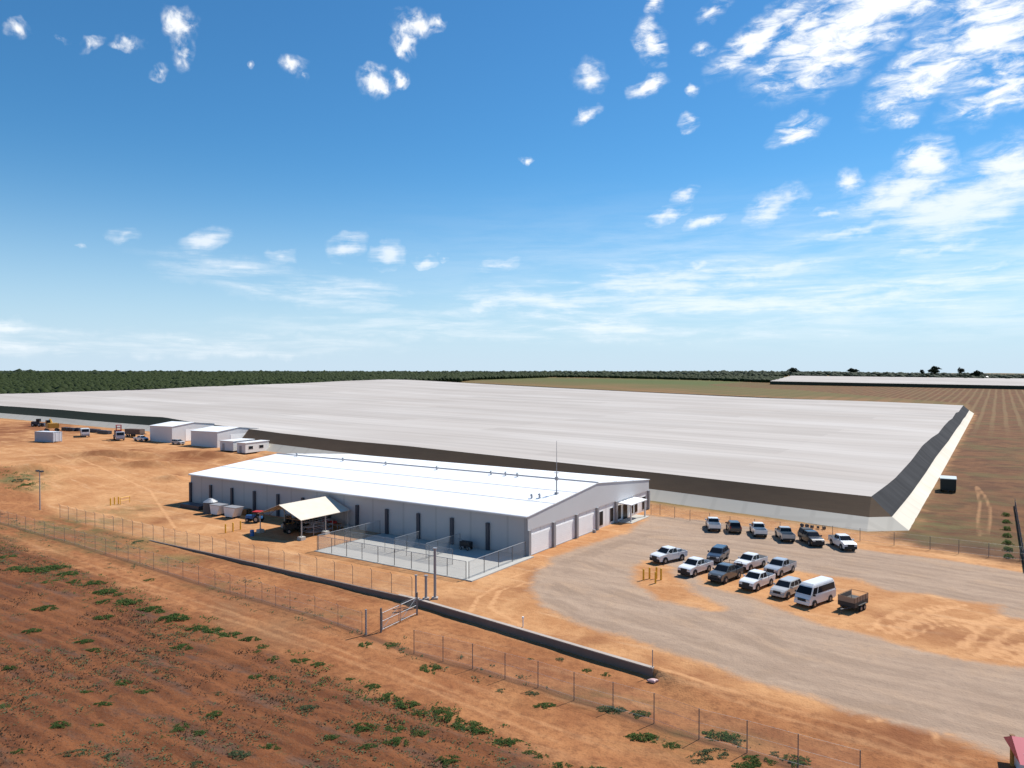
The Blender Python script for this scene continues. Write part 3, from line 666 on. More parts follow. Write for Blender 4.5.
# ------------------------------------------------------------------ shade-net block
def net_cloth(name, ca, cb, sc, rough=.9, ribs=False):
    m, nt, b = new_mat(name)
    P = nt.mapping(nt.pos(), rot=(0, 0, -ROT), scale=(1, 1, 0))
    n_a = nt.noise(nt.mapping(P, scale=(.14, 1, 1)), sc, 5, .6); n_b = nt.noise(P, sc * .25, 3, .5)
    c = nt.mix(nt.ss(.3, .7, nt.math('ADD', nt.math('MULTIPLY', n_a, .6), nt.math('MULTIPLY', n_b, .4))), ca, cb)
    # strips of cloth of slightly different age
    br = nt.n.new('ShaderNodeTexBrick'); nt.put(br.inputs[0], P); br.inputs['Scale'].default_value = 1; br.inputs['Mortar Size'].default_value = .0
    br.inputs['Brick Width'].default_value = 95; br.inputs['Row Height'].default_value = 14.0; br.inputs['Bias'].default_value = 0
    br.inputs['Color1'].default_value = (0, 0, 0, 1); br.inputs['Color2'].default_value = (1, 1, 1, 1)
    c = nt.mix(nt.math('MULTIPLY', br.outputs[0], .40), c, tuple(x * .74 for x in ca))
    fold = nt.math('MAXIMUM', nt.ss(.90, 1.0, nt.wave(P, .0524, .25, .1, 'X', 1)), nt.ss(.90, 1.0, nt.wave(P, .0524, .25, .1, 'Y', 1))) if ribs else nt.ss(.93, 1.0, nt.wave(P, .0224, .6, .05, 'Y', 1))
    c = nt.mix(nt.math('MULTIPLY', fold, .16), c, tuple(x * .55 for x in ca))
    nt.put(b.inputs['Base Color'], c); b.inputs['Roughness'].default_value = rough; b.inputs['Specular IOR Level'].default_value = .1
    return m
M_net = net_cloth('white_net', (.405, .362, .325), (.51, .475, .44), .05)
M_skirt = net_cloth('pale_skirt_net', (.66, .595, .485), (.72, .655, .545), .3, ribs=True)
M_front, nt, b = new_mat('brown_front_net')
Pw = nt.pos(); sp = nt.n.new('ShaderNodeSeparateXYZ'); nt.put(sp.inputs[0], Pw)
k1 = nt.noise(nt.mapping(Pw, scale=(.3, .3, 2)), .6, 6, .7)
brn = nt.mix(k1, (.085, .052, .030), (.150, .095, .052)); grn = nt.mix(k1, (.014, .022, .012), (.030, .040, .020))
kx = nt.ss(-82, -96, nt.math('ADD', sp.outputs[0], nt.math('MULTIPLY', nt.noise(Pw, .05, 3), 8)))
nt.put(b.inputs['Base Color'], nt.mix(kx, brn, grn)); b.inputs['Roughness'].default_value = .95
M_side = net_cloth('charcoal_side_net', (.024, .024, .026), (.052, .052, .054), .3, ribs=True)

NH, NO = 4.8, 5.7
cA = Vector((58.1, 121.8, 0)); cB_ = Vector((65.6, 122.5, 0))
e_f = Vector((-.809, .588, 0)).normalized(); e_s = Vector((.545, .838, 0)).normalized()
fl_pts = [G(867, 531.5), G(650, 500.5), G(266, 451), G(150, 431.5), G(0, 418), G(-40, 415)]
LEFTC = fl_pts[-1] + (fl_pts[-1] - fl_pts[-2]).normalized() * 90
front_line = fl_pts + [LEFTC]
front_line = [Vector((p.x, p.y, 0)) for p in front_line]
sr = [Vector((*G(909, 530.5)[:2], 0)), Vector((*G(939, 478)[:2], 0)), Vector((*G(974, 413.5)[:2], 0))]
nrm_f = Vector((.588, .809, 0)); nrm_s = Vector((-.838, .545, 0))
def resample(line, n):
    L = [0]
    for a, c in zip(line[:-1], line[1:]): L.append(L[-1] + (c - a).length)
    out = []
    for d in np.linspace(0, L[-1], n):
        i = min(max(np.searchsorted(L, d) - 1, 0), len(line) - 2); k = (d - L[i]) / (L[i + 1] - L[i]); out.append(line[i].lerp(line[i + 1], k))
    return out
NF, NS = 150, 110
fr = resample(front_line, NF); sd_ = resample(sr, NS)
top0 = cA.lerp(cB_, .5) + (nrm_f + nrm_s).normalized() * 0 
tc = Vector((61.6, 126.6, 0))           # roof corner in plan
def inset_line(line, nrm, d): return [p + nrm * d for p in line]
ft = inset_line(fr, nrm_f, NO); ft[0] = tc.copy()
for i in range(1, 6): ft[i] = tc.lerp(ft[6], i / 6)
stp = inset_line(sd_, nrm_s, NO); stp[0] = tc.copy()
for i in range(1, 6): stp[i] = tc.lerp(stp[6], i / 6)
rngw = np.random.default_rng(3)
wav = np.interp(np.linspace(0, 1, NS), np.linspace(0, 1, 13), np.r_[0, rngw.uniform(-.9, .9, 11), 0])
wavf = np.interp(np.linspace(0, 1, NF), np.linspace(0, 1, 22), np.r_[0, rngw.uniform(-.2, .2, 20), 0])
net = thing('net_canopy', 'vast flat white net canopy over the orchard with dark sides and pale skirt', 'net canopy', (cA.x, cA.y, 0))
O = Vector((cA.x, cA.y, 0))
def band(name, bot, topl, f0, f1, m, wv, zb=0.0):
    vs = []; fs = []
    for i, (p, q) in enumerate(zip(bot, topl)):
        zp, zq = hz(p.x, p.y) + zb, hz(q.x, q.y) + NH + wv[i]
        a = Vector((p.x, p.y, zp)); c = Vector((q.x, q.y, zq))
        for f in (f0, (f0 + f1) / 2, f1):
            g = a.lerp(c, f); g.z -= .25 * math.sin(math.pi * f); vs.append(g - O)
    for i in range(len(bot) - 1):
        for j in range(2): fs.append((3 * i + j, 3 * i + 3 + j, 3 * i + 4 + j, 3 * i + 1 + j))
    o = MB().add(vs, fs).build(name, m, net, smooth=True); return o
SPLIT = .44
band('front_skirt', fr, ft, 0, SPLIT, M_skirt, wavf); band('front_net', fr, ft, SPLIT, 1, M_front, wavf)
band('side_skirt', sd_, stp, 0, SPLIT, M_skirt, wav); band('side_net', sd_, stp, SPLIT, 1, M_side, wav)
n_c = 6
cb = [fr[0].lerp(sd_[0], i / n_c) for i in range(n_c + 1)]; ct = [tc] * (n_c + 1)
band('corner_skirt', cb, ct, 0, SPLIT, M_skirt, [0] * 9); band('corner_net', cb, ct, SPLIT, 1, M_front, [0] * 9)
# roof sheet : from the front line back along the side
n_r = 460
BR = stp[-1]; BL = None
fu = np.linspace(0, 1, NF); vsN = np.zeros((n_r, NF, 3))
Ft = np.array([(p.x, p.y) for p in ft]); St = np.array([(p.x, p.y) for p in resample(stp, n_r)])
bl = Vector((*G(-75, 396.5, NH)[:2],)) if False else None
backL = np.array(G(389, 379.4, NH)[:2]); 
backR = np.array([BR.x, BR.y])
farL = np.array(LEFTC[:2]) + np.array([nrm_f.x, nrm_f.y]) * NO
Bk = np.array([backR + (backL - backR) * u for u in fu])
Lf = np.array([farL + (backL - farL) * v for v in np.linspace(0, 1, n_r)])
for j, v in enumerate(np.linspace(0, 1, n_r)):      # Coons patch
    C = (1 - v) * Ft + v * Bk + (1 - fu)[:, None] * St[j] + fu[:, None] * Lf[j] \
        - ((1 - fu) * (1 - v))[:, None] * Ft[0] - (fu * (1 - v))[:, None] * Ft[-1] - ((1 - fu) * v)[:, None] * backR - (fu * v)[:, None] * backL
    vsN[j, :, :2] = C
X, Y = vsN[..., 0], vsN[..., 1]
Z = H(X, Y) + NH
jj = np.arange(n_r)[:, None]
rj = np.random.default_rng(12)
def n1d(per, amp): return np.interp(np.arange(n_r), np.arange(0, n_r + 2 * per, per), rj.uniform(-amp, amp, len(np.arange(0, n_r + 2 * per, per))))[:, None]
sag = (np.abs(((jj / 7.0) % 1) - .5) * 2 - .5) * (.10 + n1d(9, .06)) + n1d(8, .07) + n1d(30, .25)
dep = np.minimum(np.minimum(jj / 10.0, 1), np.minimum(np.arange(NF)[None, :] / 5.0, 1))
Z = Z + sag * dep * (.5 + vnoise(X, Y, .03, 9)) + (vnoise(X, Y, .012, 8) - .5) * .8 * dep
edge_w = np.interp(np.linspace(0, 1, n_r), np.linspace(0, 1, NS), wav)[:, None] * np.clip(1 - np.arange(NF)[None, :] / 6.0, 0, 1)
Z = Z + edge_w + np.interp(np.arange(NF), np.arange(NF), wavf)[None, :] * np.clip(1 - jj / 12, 0, 1)
vsN[..., 2] = Z; vsN -= np.array([O.x, O.y, 0])
ii = np.arange(n_r * NF).reshape(n_r, NF)
q = np.stack([ii[:-1, :-1], ii[:-1, 1:], ii[1:, 1:], ii[1:, :-1]], -1).reshape(-1, 4)
o = raw_mesh('roof_net', vsN.reshape(-1, 3), q[:, ::-1], M_net, True); o.parent = net
print('net corners', backL, backR, farL)
# back and left sides so that the block is closed
def curtain(name, line):
    vs = []; fs = []
    for i, p in enumerate(line):
        g = hz(p[0], p[1]); vs += [Vector((p[0], p[1], g - .2)) - O, Vector((p[0], p[1], g + NH)) - O]
    for i in range(len(line) - 1): fs.append((2 * i, 2 * i + 2, 2 * i + 3, 2 * i + 1))
    MB().add(vs, fs).build(name, M_side, net)
curtain('rear_net', Bk[::5]); curtain('left_net', Lf[::10])

# second net canopy far off on the right
fa = [G(770, 384.5), G(900, 387), G(1024, 389.5), G(1150, 392)]; n2 = thing('net_canopy', 'distant second white net canopy with a dark green side near the horizon on the right', 'net canopy', fa[0])
bk = [G(792, 378.2), G(1150, 381)]
mbf = MB(); mbr = MB()
for a, c in zip(fa[:-1], fa[1:]):
    a_, c_ = a - fa[0], c - fa[0]; h2 = Vector((0, 0, 4.2)); mbf.add([a_, c_, c_ + h2, a_ + h2], [(0, 1, 2, 3)])
top_f = [p + Vector((0, 0, 4.2)) for p in fa]
nb = len(fa); grid = []
for k in range(13):
    for i, p in enumerate(top_f):
        e = bk[0].lerp(bk[1], i / (nb - 1)); x, y = p.x + (e.x - p.x) * k / 12, p.y + (e.y - p.y) * k / 12
        grid.append(Vector((x, y, max(hz(x, y), 0) + 4.2 + .4 * (k % 2))) - fa[0])
mbr.add(grid, [(k * nb + i, k * nb + i + 1, (k + 1) * nb + i + 1, (k + 1) * nb + i) for k in range(12) for i in range(nb - 1)])
mbf.build('side_net', mat('dark_green_net', (.035, .043, .026), .9, 0, .3, .05), n2); mbr.build('roof_net', M_net, n2)

# ------------------------------------------------------------------ vegetation
def leaf_mat(name, a, b_, sc=1.2, trans=0):
    m, nt, bs = new_mat(name)
    geo = nt.n.new('ShaderNodeNewGeometry')
    n_ = nt.math('ADD', nt.math('MULTIPLY', nt.noise(nt.pos(), sc, 3), .5), nt.math('MULTIPLY', geo.outputs['Random Per Island'], .5))
    nt.put(bs.inputs['Base Color'], nt.mix(n_, a, b_)); bs.inputs['Roughness'].default_value = .8; bs.inputs['Specular IOR Level'].default_value = .15
    if trans:
        tl = nt.n.new('ShaderNodeBsdfTranslucent'); nt.put(tl.inputs[0], nt.mix(n_, a, b_)); mm = nt.n.new('ShaderNodeMixShader'); mm.inputs[0].default_value = trans
        nt.l.new(bs.outputs[0], mm.inputs[1]); nt.l.new(tl.outputs[0], mm.inputs[2]); nt.l.new(mm.outputs[0], nt.n['Material Output'].inputs[0])
    return m
M_weed = leaf_mat('weed_leaf', (.062, .120, .028), (.150, .205, .070), 1.2, .5)
M_weed2 = leaf_mat('grey_weed_leaf', (.09, .135, .06), (.17, .20, .11), 1.2, .5)
M_dry = leaf_mat('dry_stubble', (.085, .055, .035), (.17, .12, .075), 1.2, .45)
M_tree = leaf_mat('far_tree_leaf', (.014, .024, .011), (.036, .05, .022), .05)
M_orch = leaf_mat('orchard_leaf', (.014, .023, .005), (.030, .044, .010), .02)
M_bark = mat('bark', (.09, .065, .045), .9, 0, .3, 2)
def leaves(n, rx, ry, hgt, size, seed, sparse=False):
    r_ = np.random.default_rng(seed)
    ang = r_.uniform(0, 2 * np.pi, n); rad = np.sqrt(r_.uniform(0, 1, n)) * (.86 + .2 * np.sin(ang * 3 + seed) + .16 * np.sin(ang * 5 + seed * 2.3) + .1 * np.sin(ang * 9 + seed))
    x = np.cos(ang) * rad * rx; y = np.sin(ang) * rad * ry
    kp = vnoise(x / rx * 3.1 + 50 + seed, y / ry * 3.1 + 50, 1.0, seed + 5) > .40 if sparse else np.ones(n, bool)
    x, y, rad = x[kp], y[kp], rad[kp]; n = len(x)
    lump = .45 + .55 * vnoise(x + 31, y + 17, 2.2 / max(rx, ry), seed)
    z = r_.uniform(0.0, 1, n) ** .7 * hgt * np.clip(1.1 - rad ** 2 * .9, .12, 1) * lump
    c = np.stack([x, y, z], -1); d1 = r_.normal(size=(n, 3)); d1 /= np.linalg.norm(d1, axis=1)[:, None]
    d2 = np.cross(d1, r_.normal(size=(n, 3))); d2 /= np.linalg.norm(d2, axis=1)[:, None]
    s_ = (size * r_.uniform(.6, 1.4, n))[:, None]
    v = np.stack([c - d1 * s_, c + d2 * s_ * .5, c + d1 * s_, c - d2 * s_ * .5], 1).reshape(-1, 3)
    v[:, 2] = np.maximum(v[:, 2], -.03)
    return v, np.arange(n * 4).reshape(n, 4)
def leaf_mesh(n, rx, ry, h, size, seed, m, name='weed_leaves'):
    v, f = leaves(n, rx, ry, h, size, seed, True); o = raw_mesh(name, v, f, m); me = o.data; bpy.data.objects.remove(o); return me
weedm = [leaf_mesh(1500, 1, 1, .36, .058, 10 + i, M_weed) for i in range(5)] + [leaf_mesh(1100, 1, 1, .30, .055, 30 + i, M_weed2) for i in range(3)]
edge_w = [(8,556,9,3),(18,567,14,4),(32,569,14,4),(45,569,10,4),(55,566,14,4),(68,573,12,4),(75,580,9,4),(95,582,12,3.5),(50,580,8,4),(105,591,14,4),(120,593,8,3),(128,600,16,6),(105,600,9,4),
  (152,608,17,5),(174,617,18,6),(104,616,11,4),(198,627,12,5),(213,629,11,5),(230,633,14,5),(250,638,12,3.5),(262,645,7,5),(274,656,8,7),(258,651,6,3),(300,659,12,5),(318,663,9,4),(350,678,6,3),(373,685,10,5),
  (388,695,13,7),(407,702,15,8),(420,711,10,6),(440,708,12,7),(450,714,16,9),(467,722,17,10),(480,728,14,7),(507,739,15,8),(530,751,10,5),(540,754,13,6),(560,764,14,5),(365,725,15,8),(395,726,13,8),(420,730,12,7),(368,745,12,6),(398,739,16,8),(450,757,16,9),(590,768,18,7)]
field_w = [(32,630,11,3.5),(46,607,14,4),(94,649,10,3),(85,641,12,3),(182,645,13,5),(145,663,5,3),(155,665,5,3),(255,675,8,5),(274,675,5,4),(122,681,10,6),(115,694,7,5),(85,691,7,3),(60,723,12,6),(96,724,9,5),(181,724,10,9),(201,730,9,6),
  (215,712,10,7),(75,751,16,6),(116,754,16,5),(240,752,14,7),(165,735,7,4),(274,706,7,4),(222,692,10,4),(172,668,9,4),(270,745,12,5),(3,704,7,6),(10,667,9,3),(142,690,12,5),(103,703,12,4),(310,706,12,5),(332,735,10,5),(200,762,12,5),(18,750,9,5)]
fence_w = [(430,665,13,9),(365,643,8,5),(391,643,9,5),(505,689,11,5),(532,692,9,5),(545,704,14,5),(643,735,18,8),(672,743,11,8),(722,733,24,10),(745,741,18,8),(712,752,24,9),(755,758,24,9),(797,757,16,11),(780,752,12,6),(700,760,12,6),(612,708,18,7),(640,712,12,6),(587,669,6,4),(606,673,6,4),(530,658,4,2),(560,658,5,3),(745,765,16,6),(150,579,8,3),(140,541,10,3),(20,479,10,4),(27,483,9,4)]
def weeds(lst, label, group, ms):
    for i, (px, py, rx, ry) in enumerate(lst):
        p = G(px, py + ry * .4); ex = (G(px + rx, py) - G(px, py)).length
        o = bpy.data.objects.new('weed_clump', random.choice(ms)); COL.objects.link(o); tag(o, label, 'weed', group)
        o.location = (p.x, p.y, p.z - .02); dd = (G(px, py - ry) - G(px, py + ry)).length * .30
        o.scale = (ex * .95, min(max(dd, ex * .5), ex * 1.3), ex * random.uniform(.55, .9)); o.rotation_euler = (0, 0, random.uniform(-.25, .25))
weeds(edge_w, 'dark green weed clump on the edge of the ploughed red field by the dirt track', 'weed clumps along the field edge', weedm[:5])
weeds(field_w, 'small green weed clump standing alone inside the ploughed red field', 'weed clumps scattered in the field', weedm)
weeds(fence_w, 'green weed clump growing along the fence lines or beside the yard wall', 'weed clumps along the fences', weedm)
# stubble and tiny tufts (uncountable)
sv = []; sf = []; r_ = np.random.default_rng(5); nT = 26000; n0 = 0
sx = r_.uniform(-95, 30, nT); sy = r_.uniform(40, 128, nT)
inside = sdf(soil_poly, sx, sy) > .5; dn = vnoise(sx, sy, .14, 21) + (vnoise(sx, sy, .5, 22) - .5) * .6 > .42
sx, sy = sx[inside & dn], sy[inside & dn]; szz = H(sx, sy)
vis = (np.abs(sx) < sy * .75); sx, sy, szz = sx[vis], sy[vis], szz[vis]
tv = []
for k in range(4):
    th = r_.uniform(0, np.pi * 2, len(sx)); L_ = r_.uniform(.06, .22, len(sx)); ox = r_.normal(0, .22, len(sx)); oy = r_.normal(0, .22, len(sx)); hh = r_.uniform(.03, .13, len(sx))
    a = np.stack([sx + ox, sy + oy, szz - .04], -1); c_ = a + np.stack([np.cos(th) * L_ * .5, np.sin(th) * L_ * .5, 0 * th], -1); t_ = a + np.stack([np.cos(th) * L_ * .8, np.sin(th) * L_ * .3, hh + .06], -1); u_ = a + np.stack([-np.sin(th) * L_ * .4, np.cos(th) * L_ * .4, hh], -1)
    tv.append(np.stack([a, c_, t_, u_], 1))
tv = np.concatenate(tv).reshape(-1, 3)
o = raw_mesh('stubble', tv, np.arange(len(tv)).reshape(-1, 4), M_dry); tag(o, 'dry stubble and dead weeds littering the ploughed red field', 'stubble', kind='stuff')
# low weeds too small to count
def tufts(name, poly, n, x0, x1, y0, y1, m, label, seed, thr, size):
    q_ = np.random.default_rng(seed); x = q_.uniform(x0, x1, n); y = q_.uniform(y0, y1, n)
    k = (sdf(poly, x, y) > .3) & (vnoise(x, y, .12, seed) * .6 + vnoise(x, y, .4, seed + 1) * .4 > thr) & (np.abs(x) < y * .76)
    x, y = x[k], y[k]; z = H(x, y); q = []
    for i in range(9):
        th = q_.uniform(0, 6.28, len(x)); r1 = size * q_.uniform(.3, 1, len(x)); cx = x + q_.normal(0, size, len(x)); cy = y + q_.normal(0, size * .8, len(x)); hh = q_.uniform(.02, .16, len(x)) * size / .25
        c = np.cos(th) * r1 * .4; d = np.sin(th) * r1 * .4
        q.append(np.stack([np.stack([cx - c, cy - d, z + hh * .2], -1), np.stack([cx + d, cy - c, z + hh], -1), np.stack([cx + c, cy + d, z + hh * .8], -1), np.stack([cx - d, cy + c, z + hh * .5], -1)], 1))
    q = np.concatenate(q).reshape(-1, 3); o = raw_mesh(name, q, np.arange(len(q)).reshape(-1, 4), m); return tag(o, label, 'weeds', kind='stuff')
tufts('ground_weeds', soil_poly, 22000, -95, 30, 40, 130, M_weed2, 'tiny grey-green weeds sprinkled over the ploughed red field', 61, .47, .20)
strip_poly = world_poly([(-60,500),(0,515),(60,520),(120,535),(200,560),(300,590),(380,625),(480,660),(600,695),(700,728),(840,768),(800,790),(690,755),(590,718),(470,682),(370,648),(280,620),(200,598),(100,568),(0,540),(-60,520)])
tufts('fence_weeds', strip_poly, 5000, -120, 30, 40, 145, M_weed2, 'sparse grey-green weeds along the foot of the lower fence', 71, .50, .26)
tufts('edge_weeds', world_poly([(-60,528),(0,540),(100,572),(200,612),(300,648),(400,688),(520,728),(640,772),(640,800),(500,765),(400,728),(300,690),(200,652),(100,606),(0,566),(-60,550)]), 9000, -120, 30, 40, 145, M_weed, 'fine green weeds in loose strips along the edge of the ploughed red field', 91, .47, .28)
tufts('verge_grass', world_poly([(-30,462),(0,464),(26,470),(48,485),(56,500),(45,505),(20,495),(-30,480)]), 2500, -160, -60, 120, 240, M_weed, 'bright green grass verge on the bank at the far left', 81, .36, .4)
# green row and dark fence at the right edge
hm = leaf_mesh(500, 1, 1, 1.0, .12, 77, M_weed)
for i in range(7):
    o = bpy.data.objects.new('shrub', hm); COL.objects.link(o); tag(o, 'green shrub in the short row beside the dark side netting at the right edge', 'shrub', 'shrubs in the short row at the right')
    p = G(1006 + .4 * i, 516 + 7.0 * i); o.location = p; o.scale = (.75, .8, .8); o.rotation_euler = (0, 0, i * 1.3)
a, c = G(1015, 506), G(1026, 572)
sf_ = thing('shade_fence', 'dark shade-cloth fence at the right edge of the brown field', 'fence', a); dv = c - a; nn_ = max(2, int(dv.length / 4))
for i in range(nn_ + 1):
    p = dv * (i / nn_); MB().bar((p.x, p.y, -.2), (p.x, p.y, 1.45), .05, 6).build('post', M_grey, sf_)
MB().add([(0, 0, .1), (dv.x, dv.y, .1 + dv.z), (dv.x, dv.y, 1.3 + dv.z), (0, 0, 1.3)], [(0, 1, 2, 3)]).build('shade_cloth', mat('dark_shade_cloth', (.05, .045, .045), .9), sf_)

# far orchards: rows of dense dark trees
ico = bmesh.new(); bmesh.ops.create_icosphere(ico, subdivisions=1, radius=1); ico.verts.ensure_lookup_table()
IV = np.array([v.co[:] for v in ico.verts]); IF = np.array([[v.index for v in f.verts] for f in ico.faces]); ico.free()
def forest(name, xs, ys, rx, rz, m, label, seed, cat='orchard'):
    r_ = np.random.default_rng(seed); n = len(xs); zs = H(xs, ys)
    s_ = r_.uniform(.6, 1.2, (n, 1, 1)) * (.8 + .5 * vnoise(xs, ys, .03, seed))[:, None, None] * np.where(r_.random(n) < .04, 1.35, 1)[:, None, None]; jit = r_.uniform(.82, 1.18, (n, len(IV), 1))
    v = IV[None] * jit * s_ * np.array([rx, rx, rz]); v[..., 0] += xs[:, None]; v[..., 1] += ys[:, None]; v[..., 2] += zs[:, None] + rz * .75
    f = (IF[None] + (np.arange(n) * len(IV))[:, None, None]).reshape(-1, 3)
    o = raw_mesh(name, v.reshape(-1, 3), f, m); tag(o, label, cat, kind='stuff'); return o
netpoly = [tuple(Ft[0]), tuple(Ft[-1]), tuple(backL), tuple(backR)]
ys_, xs_ = [], []
for row in np.arange(0, 900, 7.5):          # rows parallel to the net's left edge, behind it
    for k in np.arange(-700, 900, 5.5):
        p = np.array(backL) + np.array([e_f.x, e_f.y]) * (row + 10) * .9 - np.array([e_s.x, e_s.y]) * k * .9
        xs_.append(p[0]); ys_.append(p[1])
for row in np.arange(60, 420, 9):            # behind the net's back edge
    for k in np.arange(-60, 520, 6):
        p = np.array(backL) + np.array([e_s.x, e_s.y]) * (row + 40) - np.array([e_f.x, e_f.y]) * k
        xs_.append(p[0]); ys_.append(p[1])
xs_ = np.array(xs_) + r_.normal(0, .8, len(xs_)); ys_ = np.array(ys_) + r_.normal(0, .8, len(ys_))
pxs = 512 + F * xs_ / ys_
front_d = sdf([tuple(p[:2]) for p in [LEFTC - Vector((400, -290, 0)), LEFTC, LEFTC + Vector((0, 2000, 0)), LEFTC + Vector((-3000, 2000, 0))]], xs_, ys_)
netin = sdf(netpoly, xs_, ys_)
ok = (ys_ > 250) & (netin < -6) & (pxs > -120) & (pxs < 800) & ~((pxs > 560) & (ys_ < 760))
ok &= (pxs < 560) & ((pxs < 390) | (ys_ > np.interp(pxs, [390, 470, 545, 560], [0, 900, 1150, 1300]))) & ~((xs_ > -40) & (ys_ < 800))
leftline = np.array([LEFTC.x, LEFTC.y])
ok &= ((xs_ - leftline[0]) * e_s.x + (ys_ - leftline[1]) * e_s.y > 10)
print('orchard trees', ok.sum())
forest('orchard', xs_[ok], ys_[ok], 2.9, 3.0, M_orch, 'dark green orchard rows behind the net canopy reaching to the horizon', 3)
# loose tree line along the horizon
hx, hy = [], []
for k in range(5200):
    aa = random.uniform(-.72, .72); d = random.uniform(1300, 2600); hx.append(math.sin(aa) * d); hy.append(math.cos(aa) * d)
forest('distant_treeline', np.array(hx), np.array(hy), 5.5, 3.6, M_tree, 'thin dark treeline lying along the whole horizon', 4, 'treeline')
hx = [p for p in np.linspace(1, 8, 40)]
# orchard belt from the middle to the right, below the horizon
bx, by = [], []
for k in range(3800):
    px = random.uniform(540, 782); g_ = G(px, float(np.interp(px, [540, 600, 700, 780], [377.3, 378, 380.4, 383.2])))
    d = g_.y * (1 + .75 * random.random() ** 1.5) + 6; bx.append((px - 512) / F * d); by.append(d)
forest('far_orchard', np.array(bx), np.array(by), 3.4, 2.6, M_orch, 'dark belt of orchard trees behind the green field right of centre', 6)
bx, by = [], []
for k in range(500):
    px = random.uniform(1000, 1130); d = random.uniform(640, 760); bx.append((px - 512) / F * d); by.append(d)
def far_tree(px, base_y, d, h, wdt, label, seed):
    x = (px - 512) / F * d; y = d; z = hz(x, y)
    t = thing('tree', label, 'tree', (x, y, z), 0, None)
    tb = MB().bar((0, 0, -1), (.2, .1, h * .55), h * .045, 7, h * .025)
    for i in range(5):
        aa = i * 1.3; tb.bar((.1, 0, h * (.3 + .04 * i)), (math.cos(aa) * wdt * .3, math.sin(aa) * wdt * .3, h * (.55 + .06 * i)), h * .02, 5, h * .008)
    tb.build('trunk', M_bark, t)
    r2 = np.random.default_rng(seed); V = []; Fc = []; k0 = 0
    for i in range(16):
        u_ = r2.normal(size=3); u_ /= np.linalg.norm(u_); rr = r2.uniform(.3, .95)
        c = np.array([u_[0] * wdt * .42 * rr, u_[1] * wdt * .42 * rr, h * .62 + u_[2] * h * .28 * rr])
        v, f = leaves(110, wdt * .22, wdt * .22, h * .26, wdt * .05, seed * 20 + i); v = v + c - np.array([0, 0, h * .1]); V.append(v); Fc.append(f + k0); k0 += len(v)
    o = raw_mesh('crown', np.concatenate(V), np.concatenate(Fc), M_tree); o.parent = t
far_tree(934, 377, 1400, 21, 27, 'broad dark tree on the right horizon, widest of the lone trees', 1)
far_tree(961, 376, 1400, 21, 15, 'narrow dark tree on the right horizon standing beside the white house', 2)
far_tree(977, 379, 1250, 15, 20, 'rounded dark tree close in front of the small white house', 3)
far_tree(853, 376, 1500, 16, 21, 'small dark tree rising over the distant white net canopy', 4)
far_tree(793, 376, 1500, 15, 24, 'low bushy tree at the left end of the distant white canopy', 5)
far_tree(922, 375, 1500, 16, 11, 'small slim tree just left of the broad horizon tree', 6)
# small white house far off
p = G(984, 380.5); p = Vector((p.x, p.y, hz(p.x, p.y)))
hs_ = thing('farm_house', 'tiny white farm house between the dark trees on the right horizon', 'house', ((985 - 512) / F * 1230, 1230, hz((985 - 512) / F * 1230, 1230)))
MB().box(-4, 4, -3, 3, -1, 3).build('wall', M_white, hs_); MB().prism_x([(-3.5, 3), (3.5, 3), (0, 5)], -4.4, 4.4).build('roof', M_roof, hs_)
# ------------------------------------------------------------------ vehicles
def paint(name, col, rough=.28):
    return mat('paint_' + name, col, rough, 0, .04, 1.2, .5, .6, ((.33, .19, .11), .8, .38 if max(col) > .2 else .10))
P_white = paint('white', (.78, .78, .77)); P_silver = paint('silver', (.40, .41, .42)); P_dgrey = paint('dark_grey', (.085, .095, .10)); P_navy = paint('dark_blue', (.03, .042, .065)); P_black = paint('black', (.014, .014, .016))
P_beige = paint('beige_silver', (.44, .43, .41)); P_lblue = paint('silver_blue', (.36, .39, .43)); P_char = paint('charcoal', (.045, .047, .05))
def wheel(root, x, y, r=.38, wd=.25):
    t = MB().bar((x, y - wd / 2, r), (x, y + wd / 2, r), r, 18).build('wheel', M_tyre, root, .03)
    s_ = 1 if y > 0 else -1; MB().bar((x, y + s_ * (wd / 2 - .03), r), (x, y + s_ * (wd / 2 + .012), r), r * .6, 12, r * .5).build('rim', M_rim, t)
def panel(root, name, pts, nrm, m, off=.012, th=.02):
    pts = [Vector(p) for p in pts]; n = Vector(nrm).normalized()
    a = [p + n * (off - th) for p in pts]; c = [p + n * off for p in pts]; k = len(pts)
    return MB().add(a + c, [tuple(range(k))[::-1], tuple(range(k, 2 * k))] + [(i, (i + 1) % k, k + (i + 1) % k, k + i) for i in range(k)]).build(name, m, root)
def lowerbody(prof, W, taper=.07, xf=2.2):
    mb = MB(); mb.prism_y(prof, -W / 2, W / 2)
    xm = max(p[0] for p in prof)
    mb.v = [(x, y * (1 - taper * max(0, (x - xf) / (xm - xf))) if x > xf else y, z) for x, y, z in mb.v]
    return mb
def greenhouse(mb, g, W, inset=.16):
    (xb0, xt0, xt1, xb1, z0, z1) = g; hb, ht = W / 2 - .05, W / 2 - inset - .05
    mb.hexa([(xb0, -hb, z0), (xb1, -hb, z0), (xb1, hb, z0), (xb0, hb, z0), (xt0, -ht, z1), (xt1, -ht, z1), (xt1, ht, z1), (xt0, ht, z1)])
    return hb, ht
